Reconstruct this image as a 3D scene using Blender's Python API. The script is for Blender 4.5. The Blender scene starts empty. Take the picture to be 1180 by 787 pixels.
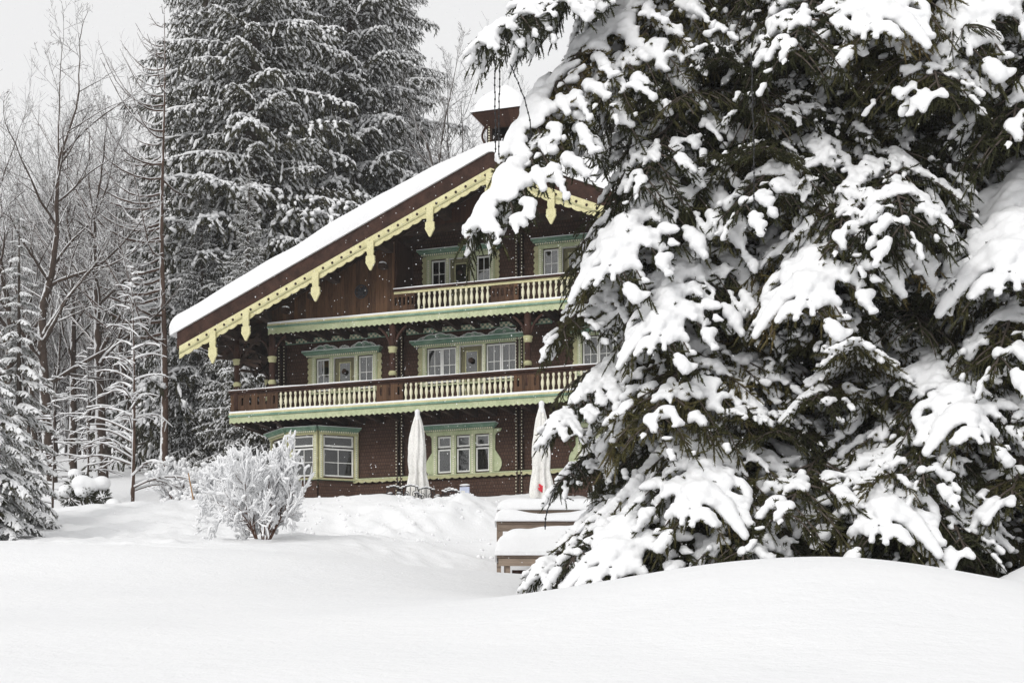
import bpy, math, random
import numpy as np
from mathutils import Vector, Matrix, Euler, noise as mnoise

random.seed(7)
rng = np.random.default_rng(7)
SC = bpy.context.scene
COL = SC.collection
F = 1800.0           # focal length in pixels of the 1180 wide picture
PI = math.pi

# ------------------------------------------------------------------ helpers
def at(px, py, d):
    return Vector(((px - 590) / F * d, d, (810 - py) / F * d))

class MB:
    """collects vertices and faces, builds ONE mesh object"""
    def __init__(s):
        s.V = []; s.Q = []; s.T = []; s.n = 0
    def add(s, V, Fc, mat=0, smooth=False):
        V = np.asarray(V, float).reshape(-1, 3)
        Fc = np.asarray(Fc, int)
        if len(Fc) == 0: return
        s.V.append(V)
        (s.Q if Fc.shape[1] == 4 else s.T).append((Fc + s.n, mat, smooth))
        s.n += len(V)
    def merge(s, o, M=None, sc=None):
        """append the content of another MB, moved by matrix M"""
        V = np.concatenate(o.V)
        if M is not None:
            A = np.array(M)
            V = V @ A[:3, :3].T + A[:3, 3]
        s.V.append(V)
        for (f, m, sm) in o.Q: s.Q.append((f + s.n, m, sm))
        for (f, m, sm) in o.T: s.T.append((f + s.n, m, sm))
        s.n += len(V)
    def xf(s, M):
        A = np.array(M)
        V = np.concatenate(s.V) @ A[:3, :3].T + A[:3, 3]
        s.V = [V]
        return s
    def mesh(s, name, mats):
        me = bpy.data.meshes.new(name)
        V = np.concatenate(s.V)
        me.vertices.add(len(V)); me.vertices.foreach_set('co', V.astype(np.float32).ravel())
        idx = []; tot = []; mi = []; sm = []
        for L, k in ((s.Q, 4), (s.T, 3)):
            for f, m, smo in L:
                idx.append(f.ravel()); tot.append(np.full(len(f), k)); mi.append(np.full(len(f), m)); sm.append(np.full(len(f), bool(smo)))
        idx = np.concatenate(idx); tot = np.concatenate(tot); mi = np.concatenate(mi); sm = np.concatenate(sm)
        st = np.concatenate(([0], np.cumsum(tot)[:-1]))
        me.loops.add(len(idx)); me.loops.foreach_set('vertex_index', idx.astype(np.int32))
        me.polygons.add(len(tot)); me.polygons.foreach_set('loop_start', st.astype(np.int32))
        me.polygons.foreach_set('material_index', mi.astype(np.int32))
        me.polygons.foreach_set('use_smooth', sm)
        me.update(calc_edges=True); me.validate()
        for m in (mats if isinstance(mats, (list, tuple)) else [mats]): me.materials.append(m)
        return me
    def build(s, name, mats, parent=None, loc=None):
        o = bpy.data.objects.new(name, s.mesh(name, mats))
        COL.objects.link(o)
        if parent is not None: o.parent = parent
        if loc is not None: o.location = loc
        return o
    # ---- shapes
    def box(s, x0, x1, y0, y1, z0, z1, mat=0):
        V = [(x, y, z) for z in (z0, z1) for y in (y0, y1) for x in (x0, x1)]
        s.add(V, [(0, 2, 3, 1), (4, 5, 7, 6), (0, 1, 5, 4), (2, 6, 7, 3), (0, 4, 6, 2), (1, 3, 7, 5)], mat); return s
    def beam(s, p, q, w, h, mat=0, up=(0, 0, 1)):
        p = Vector(p); q = Vector(q); d = (q - p).normalized(); u = Vector(up)
        if abs(d.dot(u)) > .98: u = Vector((0, 1, 0))
        r = d.cross(u).normalized(); u = r.cross(d)
        V = [tuple(c + r * sx * w / 2 + u * sz * h / 2) for c in (p, q) for sx, sz in ((-1, -1), (1, -1), (1, 1), (-1, 1))]
        s.add(V, [(3, 2, 1, 0), (4, 5, 6, 7), (0, 1, 5, 4), (1, 2, 6, 5), (2, 3, 7, 6), (3, 0, 4, 7)], mat); return s
    def tube(s, P, R, n=6, mat=0, smooth=True):
        P = np.asarray(P, float); k = len(P)
        R = np.broadcast_to(np.asarray(R, float), (k,))
        T = np.gradient(P, axis=0); T /= (np.linalg.norm(T, axis=1, keepdims=True) + 1e-9)
        ref = np.array([0.13, 0.21, 1.0]) if abs(T[:, 2]).mean() < .8 else np.array([1.0, .2, .1])
        A = np.cross(T, ref); A /= (np.linalg.norm(A, axis=1, keepdims=True) + 1e-9)
        B = np.cross(T, A)
        th = np.arange(n) * 2 * PI / n
        V = P[:, None, :] + R[:, None, None] * (np.cos(th)[None, :, None] * A[:, None, :] + np.sin(th)[None, :, None] * B[:, None, :])
        V = V.reshape(-1, 3)
        i = np.arange(k - 1)[:, None] * n; j = np.arange(n)[None, :]; j2 = (j + 1) % n
        Fq = np.stack([i + j, i + n + j, i + n + j2, i + j2], -1).reshape(-1, 4)
        s.add(V, Fq, mat, smooth)
        c = s.n
        s.add(np.vstack([V[:n], P[0]]), [(a, (a + 1) % n, n) for a in range(n)], mat, smooth)
        s.add(np.vstack([V[-n:], P[-1]]), [((a + 1) % n, a, n) for a in range(n)], mat, smooth)
        return s
    def lathe(s, prof, n=12, cx=0, cy=0, mat=0, fold=None):
        """prof: list of (r, z)"""
        k = len(prof); th = np.arange(n) * 2 * PI / n
        V = []
        for a, (r, z) in enumerate(prof):
            rr = r * np.ones(n) if fold is None else r * fold(th, z, a / (k - 1))
            V.append(np.stack([cx + rr * np.cos(th), cy + rr * np.sin(th), np.full(n, z)], 1))
        V = np.concatenate(V)
        i = np.arange(k - 1)[:, None] * n; j = np.arange(n)[None, :]; j2 = (j + 1) % n
        s.add(V, np.stack([i + j, i + j2, i + n + j2, i + n + j], -1).reshape(-1, 4), mat, True); return s
    def strip(s, T, lo, hi, y0, y1, mat=0, axis='a'):
        """board of constant thickness whose outline runs between lo(t) and hi(t); t along a (or along z)"""
        T = np.asarray(T, float); lo = np.broadcast_to(lo, T.shape).astype(float); hi = np.broadcast_to(hi, T.shape).astype(float)
        n = len(T)
        def P(t, w, y): return np.stack([t, np.full(n, y), w], 1) if axis == 'a' else np.stack([w, np.full(n, y), t], 1)
        V = np.concatenate([P(T, lo, y0), P(T, hi, y0), P(T, lo, y1), P(T, hi, y1)])
        i = np.arange(n - 1)
        Fq = np.concatenate([np.stack([i, i + 1, n + i + 1, n + i], 1), np.stack([2 * n + i, 3 * n + i, 3 * n + i + 1, 2 * n + i + 1], 1),
                             np.stack([i, 2 * n + i, 2 * n + i + 1, i + 1], 1), np.stack([n + i, n + i + 1, 3 * n + i + 1, 3 * n + i], 1),
                             [[0, n, 3 * n, 2 * n]], [[n - 1, 3 * n - 1, 4 * n - 1, 2 * n - 1]]])
        s.add(V, Fq, mat); return s
    def ico(s, c, r, sub=1, mat=0):
        V, Ff = ICO[sub]; r = np.broadcast_to(np.asarray(r, float), (3,))
        s.add(V * r + np.asarray(c), Ff, mat, True); return s

def _ico():
    t = (1 + 5 ** .5) / 2
    V = np.array([(-1, t, 0), (1, t, 0), (-1, -t, 0), (1, -t, 0), (0, -1, t), (0, 1, t), (0, -1, -t), (0, 1, -t), (t, 0, -1), (t, 0, 1), (-t, 0, -1), (-t, 0, 1)], float)
    V /= np.linalg.norm(V[0])
    Ff = [(0, 11, 5), (0, 5, 1), (0, 1, 7), (0, 7, 10), (0, 10, 11), (1, 5, 9), (5, 11, 4), (11, 10, 2), (10, 7, 6), (7, 1, 8), (3, 9, 4), (3, 4, 2), (3, 2, 6), (3, 6, 8), (3, 8, 9), (4, 9, 5), (2, 4, 11), (6, 2, 10), (8, 6, 7), (9, 8, 1)]
    out = [(V, np.array(Ff))]
    for _ in range(2):
        V = [tuple(v) for v in V]; mid = {}; nf = []
        def m(a, b):
            k = (min(a, b), max(a, b))
            if k not in mid:
                v = (np.array(V[a]) + np.array(V[b])); v /= np.linalg.norm(v); V.append(tuple(v)); mid[k] = len(V) - 1
            return mid[k]
        for a, b, c in Ff:
            x, y, z = m(a, b), m(b, c), m(c, a); nf += [(a, x, z), (b, y, x), (c, z, y), (x, y, z)]
        Ff = nf; V = np.array(V); out.append((V, np.array(Ff)))
    return out
ICO = _ico()

def tag(o, label=None, cat=None, group=None, kind=None):
    if label: o['label'] = label
    if cat: o['category'] = cat
    if group: o['group'] = group
    if kind: o['kind'] = kind
    return o
def empty(name, loc=(0, 0, 0), rz=0, parent=None):
    o = bpy.data.objects.new(name, None); COL.objects.link(o)
    o.location = loc; o.rotation_euler = (0, 0, rz); o.empty_display_size = .3
    if parent is not None: o.parent = parent
    return o
def put(name, me, parent, loc=(0, 0, 0), rot=(0, 0, 0), sc=1.0):
    o = bpy.data.objects.new(name, me); COL.objects.link(o)
    o.parent = parent; o.location = loc; o.rotation_euler = rot
    o.scale = (sc, sc, sc) if not hasattr(sc, '__len__') else sc
    return o

# ------------------------------------------------------------------ materials
class NT:
    def __init__(s, name):
        s.m = bpy.data.materials.new(name); s.m.use_nodes = True; s.t = s.m.node_tree
        s.b = s.t.nodes['Principled BSDF']; s.b.inputs['Specular IOR Level'].default_value = .16; s.out = s.t.nodes['Material Output']
    def n(s, typ, **kw):
        nd = s.t.nodes.new(typ)
        for k, v in kw.items():
            if k in nd.inputs: nd.inputs[k].default_value = v
            else: setattr(nd, k, v)
        return nd
    def l(s, a, b): s.t.links.new(a, b)
    def coord(s, space='Object', scale=(1, 1, 1)):
        c = s.n('ShaderNodeTexCoord'); m = s.n('ShaderNodeMapping'); m.inputs['Scale'].default_value = scale
        s.l(c.outputs[space], m.inputs['Vector']); return m.outputs['Vector']
    def noise(s, vec, scale, detail=4, rough=.55):
        nd = s.n('ShaderNodeTexNoise'); nd.inputs['Scale'].default_value = scale; nd.inputs['Detail'].default_value = detail
        nd.inputs['Roughness'].default_value = rough; s.l(vec, nd.inputs['Vector']); return nd.outputs['Fac']
    def ramp(s, fac, stops):
        r = s.n('ShaderNodeValToRGB'); e = r.color_ramp.elements
        while len(e) < len(stops): e.new(.5)
        for el, (p, c) in zip(e, stops): el.position = p; el.color = (*c, 1)
        s.l(fac, r.inputs['Fac']); return r.outputs['Color']
    def bump(s, h, strength=.3, dist=.02, prev=None):
        b = s.n('ShaderNodeBump'); b.inputs['Strength'].default_value = strength; b.inputs['Distance'].default_value = dist
        s.l(h, b.inputs['Height'])
        if prev is not None: s.l(prev, b.inputs['Normal'])
        s.l(b.outputs['Normal'], s.b.inputs['Normal']); return b.outputs['Normal']
    def mix(s, f, a, b):
        m = s.n('ShaderNodeMix', data_type='RGBA')
        if hasattr(f, 'links') or not isinstance(f, (int, float)): s.l(f, m.inputs[0])
        else: m.inputs[0].default_value = f
        for v, i in ((a, 6), (b, 7)):
            if isinstance(v, tuple): m.inputs[i].default_value = (*v, 1)
            else: s.l(v, m.inputs[i])
        return m.outputs[2]

def mat_paint(name, c1, c2, scale=3., rough=.6, bump=.15, grain=(1, 1, 1)):
    t = NT(name); v = t.coord('Object', grain)
    f = t.noise(v, scale, 6, .65); col = t.ramp(f, [(.35, c1), (.65, c2)])
    f2 = t.noise(v, scale * 9, 3)
    t.l(t.mix(t.ramp(f2, [(.5, (0, 0, 0)), (.75, (.7, .7, .7))]), col, tuple(x * .62 for x in c1)), t.b.inputs['Base Color'])
    t.b.inputs['Roughness'].default_value = rough
    t.bump(f2, bump, .01); return t.m

def mat_snow():
    t = NT('snow'); v = t.coord('Object')
    f = t.noise(v, .5, 3); t.l(t.ramp(f, [(.3, (.79, .795, .805)), (.7, (.825, .828, .835))]), t.b.inputs['Base Color'])
    t.b.inputs['Roughness'].default_value = .75
    t.b.inputs['Specular IOR Level'].default_value = .25
    n1 = t.bump(t.noise(v, 3., 5, .6), .40, .06); n2 = t.bump(t.noise(v, 13., 5, .65), .5, .025, n1); t.bump(t.noise(v, 60., 3), .35, .006, n2)
    return t.m
def mat_needle(name, stops, scale=1.3):
    t = NT(name); v = t.coord('Object'); oi = t.n('ShaderNodeObjectInfo')
    f = t.noise(v, scale, 5, .7)
    a = t.n('ShaderNodeMath', operation='MULTIPLY_ADD'); t.l(oi.outputs['Random'], a.inputs[0]); a.inputs[1].default_value = .22; 
    b = t.n('ShaderNodeMath', operation='SUBTRACT'); t.l(f, b.inputs[0]); b.inputs[1].default_value = .11; t.l(b.outputs[0], a.inputs[2])
    t.l(t.ramp(a.outputs[0], stops), t.b.inputs['Base Color'])
    t.b.inputs['Roughness'].default_value = .6; t.b.inputs['Specular IOR Level'].default_value = .12
    return t.m
def mat_bark(name, c1, c2, snowy=0.):
    t = NT(name); v = t.coord('Object', (6, 6, 1.2)); f = t.noise(v, 2.5, 6, .7)
    col = t.ramp(f, [(.3, c1), (.7, c2)])
    if snowy:
        g = t.n('ShaderNodeNewGeometry'); sx = t.n('ShaderNodeSeparateXYZ'); t.l(g.outputs['Normal'], sx.inputs[0])
        f3 = t.noise(t.coord('Object'), 2.2, 4)
        ad = t.n('ShaderNodeMath', operation='MULTIPLY_ADD'); t.l(sx.outputs['X'], ad.inputs[0]); ad.inputs[1].default_value = -.35; t.l(f3, ad.inputs[2])
        col = t.mix(t.ramp(ad.outputs[0], [(.62, (0, 0, 0)), (.72, (snowy,) * 3)]), col, (.82, .83, .84))
    t.l(col, t.b.inputs['Base Color']); t.b.inputs['Roughness'].default_value = .9; t.bump(f, .5, .03); return t.m
def mat_planks(name, c1, c2, w=.14, axis=0, rough=.7):
    """vertical boards; colour varies from board to board"""
    t = NT(name); c = t.n('ShaderNodeTexCoord'); sp = t.n('ShaderNodeSeparateXYZ'); t.l(c.outputs['Object'], sp.inputs[0])
    d = t.n('ShaderNodeMath', operation='DIVIDE'); t.l(sp.outputs[axis], d.inputs[0]); d.inputs[1].default_value = w
    fl = t.n('ShaderNodeMath', operation='FLOOR'); t.l(d.outputs[0], fl.inputs[0])
    wn = t.n('ShaderNodeTexWhiteNoise', noise_dimensions='1D'); t.l(fl.outputs[0], wn.inputs['W'])
    fr = t.n('ShaderNodeMath', operation='FRACT'); t.l(d.outputs[0], fr.inputs[0])
    sc = [9, 9, 9]; sc[2 if axis != 2 else 0] = 1.2
    f = t.noise(t.coord('Object', tuple(sc)), 3., 6, .7)
    m = t.n('ShaderNodeMath', operation='MULTIPLY_ADD'); t.l(wn.outputs['Value'], m.inputs[0]); m.inputs[1].default_value = .35; t.l(f, m.inputs[2])
    col = t.ramp(m.outputs[0], [(.35, c1), (.95, c2)])
    seam = t.ramp(fr.outputs[0], [(0, (0, 0, 0)), (.06, (1, 1, 1))])
    t.l(t.mix(seam, tuple(x * .25 for x in c1), col), t.b.inputs['Base Color'])
    t.b.inputs['Roughness'].default_value = rough
    n1 = t.bump(seam, .6, .02); t.bump(f, .3, .01, n1); return t.m
def mat_shingle():
    t = NT('wall_shingles'); c = t.n('ShaderNodeTexCoord'); sp = t.n('ShaderNodeSeparateXYZ'); t.l(c.outputs['Object'], sp.inputs[0])
    ad = t.n('ShaderNodeMath', operation='ADD'); t.l(sp.outputs[0], ad.inputs[0]); t.l(sp.outputs[1], ad.inputs[1])
    cb = t.n('ShaderNodeCombineXYZ'); t.l(ad.outputs[0], cb.inputs[0]); t.l(sp.outputs[2], cb.inputs[1])
    br = t.n('ShaderNodeTexBrick'); t.l(cb.outputs[0], br.inputs['Vector'])
    br.inputs['Scale'].default_value = 1.; br.inputs['Brick Width'].default_value = .085; br.inputs['Row Height'].default_value = .11
    br.inputs['Mortar Size'].default_value = .009; br.inputs['Mortar Smooth'].default_value = .3
    br.inputs['Color1'].default_value = (.060, .032, .021, 1); br.inputs['Color2'].default_value = (.085, .046, .031, 1); br.inputs['Mortar'].default_value = (.022, .013, .010, 1)
    f = t.noise(t.coord('Object'), .9, 5, .7)
    col = t.mix(t.ramp(f, [(.35, (0, 0, 0)), (.75, (.55, .55, .55))]), br.outputs['Color'], (.055, .032, .025))
    f2 = t.noise(t.coord('Object'), 26., 2)
    col = t.mix(t.ramp(f2, [(.70, (0, 0, 0)), (.74, (.5, .5, .5))]), col, (.34, .31, .29))
    t.l(col, t.b.inputs['Base Color']); t.b.inputs['Roughness'].default_value = .75
    # each course tilts outwards towards its lower edge
    dv = t.n('ShaderNodeMath', operation='DIVIDE'); t.l(sp.outputs[2], dv.inputs[0]); dv.inputs[1].default_value = .11
    fr = t.n('ShaderNodeMath', operation='FRACT'); t.l(dv.outputs[0], fr.inputs[0])
    iv = t.n('ShaderNodeMath', operation='SUBTRACT'); iv.inputs[0].default_value = 1.; t.l(fr.outputs[0], iv.inputs[1])
    n1 = t.bump(iv.outputs[0], .7, .02); t.bump(br.outputs['Fac'], -.5, .01, n1)
    return t.m
def mat_glass():
    t = NT('window_glass'); t.t.nodes.remove(t.b)
    tr = t.n('ShaderNodeBsdfTransparent'); tr.inputs[0].default_value = (.55, .57, .57, 1)
    gl = t.n('ShaderNodeBsdfGlossy'); gl.inputs['Roughness'].default_value = .03
    fz = t.n('ShaderNodeFresnel'); fz.inputs['IOR'].default_value = 1.6
    ad = t.n('ShaderNodeMath', operation='ADD'); t.l(fz.outputs[0], ad.inputs[0]); ad.inputs[1].default_value = .02
    mx = t.n('ShaderNodeMixShader'); t.l(ad.outputs[0], mx.inputs[0]); t.l(tr.outputs[0], mx.inputs[1]); t.l(gl.outputs[0], mx.inputs[2])
    t.l(mx.outputs[0], t.out.inputs['Surface']); return t.m

M = {}
M['snow'] = mat_snow()
M['needle'] = mat_needle('needles', [(.28, (.016, .018, .009)), (.46, (.038, .040, .017)), (.62, (.078, .070, .027)), (.80, (.13, .092, .036))])
M['needle_far'] = mat_needle('needles_dark', [(.3, (.028, .028, .018)), (.6, (.056, .054, .032)), (.8, (.09, .078, .046))], .6)
M['bark'] = mat_bark('bark', (.045, .034, .027), (.12, .10, .085))
M['twig'] = mat_bark('shrub_twigs', (.075, .04, .028), (.15, .085, .06))
M['bark_red'] = mat_bark('bark_reddish', (.055, .034, .026), (.125, .082, .062), .9)
M['bark_grey'] = mat_bark('bark_grey', (.038, .028, .022), (.09, .066, .054), .7)
M['shingle'] = mat_shingle()
M['plank'] = mat_planks('brown_planks', (.030, .016, .010), (.12, .064, .034), .13)
M['dark_plank'] = mat_planks('dark_brown_boards', (.026, .012, .008), (.072, .034, .022), .16)
M['brown'] = mat_paint('brown_wood', (.026, .012, .008), (.062, .030, .021), 4, .7, .3, (1, 1, 1))
M['dark'] = mat_paint('dark_wood', (.025, .017, .014), (.06, .038, .028), 4, .8, .3)
M['cream'] = mat_paint('cream_paint', (.55, .51, .28), (.70, .66, .40), 3, .55, .1)
M['pale'] = mat_paint('pale_cream_paint', (.68, .65, .47), (.80, .77, .60), 3, .55, .1)
M['green'] = mat_paint('green_paint', (.13, .24, .175), (.25, .36, .27), 3, .5, .1)
M['lightgreen'] = mat_paint('light_green_paint', (.37, .42, .25), (.51, .54, .35), 3, .5, .1)
M['olive'] = mat_paint('olive_paint', (.36, .35, .20), (.50, .48, .28), 4, .6, .15)
M['white'] = mat_paint('white_paint', (.68, .68, .66), (.80, .80, .77), 5, .45, .05)
M['doorgreen'] = mat_paint('door_paint', (.12, .115, .065), (.20, .18, .10), 6, .5, .2, (4, 4, .8))
M['orange'] = mat_paint('orange_cloth', (.5, .27, .09), (.62, .36, .14), 8, .9, .1)
M['curtain'] = mat_paint('curtain_cloth', (.17, .17, .165), (.34, .34, .33), 6, .95, .1, (5, 5, .5))
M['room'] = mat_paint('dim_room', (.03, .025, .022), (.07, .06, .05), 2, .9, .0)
M['glass'] = mat_glass()
M['iron'] = mat_paint('dark_iron', (.02, .02, .022), (.045, .045, .05), 10, .4, .1)
M['canvas'] = mat_paint('parasol_canvas', (.72, .71, .68), (.83, .82, .79), 3, .85, .1)
M['red'] = mat_paint('red_print', (.62, .03, .05), (.7, .05, .07), 8, .7, .0)
M['blue'] = mat_paint('bluish_board', (.45, .50, .68), (.62, .66, .78), 6, .5, .0)
M['oldwood'] = mat_planks('weathered_wood', (.15, .11, .085), (.33, .26, .20), .16, 2)
M['stake'] = mat_paint('stake_wood', (.34, .20, .11), (.5, .32, .18), 8, .8, .2)
M['cord'] = mat_paint('black_cord', (.02, .02, .02), (.04, .04, .04), 10, .6, 0)

def wobble(x, y, s=1., seed=0):
    """smooth pseudo noise, about -1..1"""
    r = np.random.default_rng(seed); out = 0; amp = 0
    for k in range(7):
        a = r.uniform(0, 2 * PI); f = r.uniform(.6, 2.0) / s; p = r.uniform(0, 6.28); g = 1 / (1 + k * .25)
        out = out + g * np.sin((x * math.cos(a) + y * math.sin(a)) * f + p + 1.3 * np.sin((x * math.sin(a) - y * math.cos(a)) * f * .7 + p * 2)); amp += g
    return out / amp * 1.6

# ------------------------------------------------------------------ terrain
_by = np.array([-60, -10, 0, 5, 9, 15, 20, 24, 28, 33, 37, 41, 43.5, 46, 50, 60, 80, 120, 200, 420], float)
_bz = np.array([-9, -2.6, -1.6, -.72, .05, .80, 1.42, 2.05, 2.65, 3.35, 4.1, 5.05, 5.65, 5.9, 6.5, 8.9, 12.6, 17.5, 26, 44], float)
_fy = np.linspace(-60, 420, 4801); _fz = np.interp(_fy, _by, _bz)
_k = np.exp(-(np.arange(-25, 26) / 12.) ** 2); _k /= _k.sum(); _fz = np.convolve(np.pad(_fz, 25, 'edge'), _k, 'valid')
def G(x, y, cx, cy, sx, sy): return np.exp(-((x - cx) / sx) ** 2 - ((y - cy) / sy) ** 2)
def sig(t): return 1 / (1 + np.exp(-np.clip(t, -30, 30)))
def H(x, y):
    x = np.asarray(x, float); y = np.asarray(y, float)
    z = np.interp(y, _fy, _fz)
    z = z + .60 * G(x, y, 2.9, 15.2, 2.7, 3.6) + .62 * G(x, y, 6.5, 18.2, .95, 1.8)
    z = z - .35 * sig((x - .5) * 1.5) * G(x, y, x, 21, 1, 3.2)
    z = z + (.36 + .05 * wobble(x, x * 0, 3, 41)) * sig(-(x + 3.0) * .75) * G(x, y, x, 24.2 + .5 * wobble(x, x * 0, 2.5, 40), 1, 2.3)                 # left near bank
    z = z - 1.2 * G(x, y, .4, 31.5, 2.6, 4.2)                                      # hollow before the steps
    z = z + .5 * G(x, y, -2.3, 39, 2.6, 3.2)
    z = z + .35 * G(x, y, -9.5, 40, 4, 3)
    z = z - .5 * G(x, y, -11, 46, 5, 5)
    z = z - .75 * G(x, y, -2.2, 37.4, 3.4, 2.2) - .26 * G(x, y, -2.0, 43.4, 4.5, 1.8)   # shovelled bank in front of the terrace, steep face
    m = sig((y - 34) * .8) * sig(-(y - 46.5) * 2) * sig(-(abs(x + 1.5) - 6) * .8)
    rg = 1 - np.abs(wobble(x, y, .95, 3)) * 1.6; patch = sig(wobble(x, y, 1.4, 33) * 5)
    z = z + m * (.22 * rg + .12 * patch * (1 - np.abs(wobble(x, y, .33, 4)) * 1.6) + .05 * patch * wobble(x, y, .12, 14))
    m2 = sig((y - 27) * 1.5) * sig(-(y - 41) * 1.) * sig(-(x + 6.2) * 1.2)
    z = z + m2 * (.10 * (1 - np.abs(wobble(x, y, .5, 23)) * 1.6) + .05 * (1 - np.abs(wobble(x, y, .2, 24)) * 1.6))
    z = z + .045 * wobble(x * .6, y, 1.9, 1) + .012 * wobble(x, y, .7, 2) + .02 * np.abs(wobble(x * .35, y, 1.1, 31))
    far = sig((y - 75) / 8)
    z = z + far * 1.2 * wobble(x, y, 14, 6)
    return z
def Hf(x, y): return float(H(x, y))
def axis_pts(c0, c1, fine, lo, hi, g=1.09):
    a = list(np.arange(c0, c1, fine)); st = fine
    x = c1
    while x < hi: a.append(x); st *= g; x += st
    a.append(hi); st = fine; x = c0; L = []
    while x > lo: st *= g; x -= st; L.append(max(x, lo))
    return np.array(sorted(set(L)) + a)
gx = axis_pts(-11, 9, .085, -220, 220, 1.11); gy = axis_pts(6, 48, .10, -60, 420, 1.10)
X, Y = np.meshgrid(gx, gy); Z = H(X, Y); nx, ny = len(gx), len(gy)
g = MB(); i = (np.arange(ny - 1)[:, None] * nx + np.arange(nx - 1)[None, :]).ravel()
g.add(np.stack([X.ravel(), Y.ravel(), Z.ravel()], 1), np.stack([i, i + 1, i + nx + 1, i + nx], 1), 0, True)
tag(g.build('snowy_ground', M['snow']), kind='structure')

cl = MB(); r = np.random.default_rng(15)
for k in range(300):
    x = r.uniform(-6.5, 1.2) if k < 300 else r.uniform(-13, -6); y = r.uniform(35.5, 43.2) if k < 300 else r.uniform(28, 37); q = r.uniform(.012, .05) * (1.7 if r.random() < .06 else 1)
    cl.ico((x, y, Hf(x, y) + q * .2), q * r.uniform(.7, 1.2, 3), 1)
tag(cl.build('snow_clods', M['snow']), 'loose snow clods tumbled down the shovelled banks', 'snow clods', kind='stuff')

# ------------------------------------------------------------------ the chalet
TH = math.atan2(1800, 5240)
HO = Vector((.26, 47.0, 5.5))
house = empty('chalet', HO, -TH)
tag(house, 'dark brown shingled alpine chalet with carved green and cream balconies under a snowy gable roof', 'chalet')
SL = .4277; RZ = 10.19; VB = -2.6; EA = 10.2; BK = 13.0
def roofz(a): return RZ - SL * abs(a)

# walls with real openings -------------------------------------------------
UNITS = {   # holes: (a0, a1, z0, z1)
 'ground_mid': [(-2.68, -2.22, 1.53, 2.66), (-2.06, -1.60, 1.53, 2.66), (-1.44, -.98, 1.53, 2.66)],
 'ground_right': [(1.92, 2.38, 1.53, 2.66), (2.54, 3.0, 1.53, 2.66), (3.16, 3.62, 1.53, 2.66)],
 'mid_centre': [(-3.03, -2.05, 4.3, 5.37), (-1.95, -1.20, 3.56, 5.37), (-1.10, -.12, 4.3, 5.37)],
 'mid_left': [(-6.78, -6.30, 4.3, 5.32), (-6.17, -5.44, 3.56, 5.32), (-5.33, -4.82, 4.3, 5.32)],
 'mid_right': [(1.94, 2.92, 4.3, 5.37), (3.02, 3.77, 3.56, 5.37), (3.87, 4.85, 4.3, 5.37)],
 'up_left': [(-2.89, -2.39, 7.2, 8.06), (-2.29, -1.57, 6.2, 8.06), (-1.41, -.95, 7.2, 8.06)],
 'up_right': [(.72, 1.22, 7.2, 8.06), (1.32, 2.04, 6.2, 8.06), (2.2, 2.66, 7.2, 8.06)],
}
holes = [h for u in UNITS.values() for h in u]
w = MB()
def panel(mb, a0, a1, z0, z1, hs, y0=0., y1=.3):
    A = sorted({a0, a1} | {v for h in hs for v in h[:2] if a0 < v < a1}); Zs = sorted({z0, z1} | {v for h in hs for v in h[2:] if z0 < v < z1})
    for i in range(len(A) - 1):
        for j in range(len(Zs) - 1):
            ca, cz = (A[i] + A[i + 1]) / 2, (Zs[j] + Zs[j + 1]) / 2
            if any(h[0] < ca < h[1] and h[2] < cz < h[3] for h in hs): continue
            a, b, c, d = A[i], A[i + 1], Zs[j], Zs[j + 1]
            mb.add([(a, y0, c), (b, y0, c), (b, y0, d), (a, y0, d)], [(0, 1, 2, 3)])
            mb.add([(a, y1, c), (b, y1, c), (b, y1, d), (a, y1, d)], [(3, 2, 1, 0)])
    for (a, b, c, d) in hs:
        if a0 <= a and b <= a1 and z0 <= c and d <= z1:
            mb.add([(a, y0, c), (b, y0, c), (b, y0, d), (a, y0, d), (a, y1, c), (b, y1, c), (b, y1, d), (a, y1, d)],
                   [(0, 4, 5, 1), (1, 5, 6, 2), (2, 6, 7, 3), (3, 7, 4, 0)])
panel(w, -8.0, 8.0, 1.42, 6.55, holes)
# ground floor skirt and the gable above
w.add([(-8.0, -.10, -2), (8.0, -.10, -2), (8.0, -.10, 1.2), (-8.0, -.10, 1.2), (8.0, 0, 1.42), (-8.0, 0, 1.42)], [(0, 1, 2, 3), (3, 2, 4, 5)])
gh = [h for h in holes if h[2] > 6]
GA = 4.2
panel(w, -GA, GA, 6.55, 8.2, [(h[0], h[1], max(h[2], 6.55), h[3]) for h in gh])
panel(w, -GA, GA, 6.0, 6.55, [(h[0], h[1], 6.0, 6.55) for h in gh if h[2] < 6.5], -.002, .3)
for sgn in (-1, 1):
    w.add([(sgn * GA, 0, 6.55), (sgn * 8, 0, 6.55), (sgn * GA, 0, roofz(GA) - .15)], [(0, 1, 2) if sgn > 0 else (0, 2, 1)])
w.add([(-GA, 0, 8.2), (GA, 0, 8.2), (GA, 0, roofz(GA) - .15), (-GA, 0, roofz(GA) - .15)], [(0, 1, 2, 3)])
w.add([(-GA, 0, roofz(GA) - .15), (GA, 0, roofz(GA) - .15), (0, 0, RZ - .15)], [(0, 1, 2)])
for sgn in (-1, 1):   # side walls
    q = [(sgn * 8, 0, -2), (sgn * 8, BK, -2), (sgn * 8, BK, 6.7), (sgn * 8, 0, 6.7)]
    w.add(q, [(0, 1, 2, 3) if sgn > 0 else (3, 2, 1, 0)])
w.add([(-8, BK, -2), (8, BK, -2), (8, BK, 6.7), (0, BK, RZ - .1), (-8, BK, 6.7)], [(3, 2, 1)] ); w.add([(-8, BK, -2), (8, BK, -2), (0, BK, RZ - .1), (-8, BK, 6.7)], [(3, 2, 1, 0)])
w.build('wall', M['shingle'], house)
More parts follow.
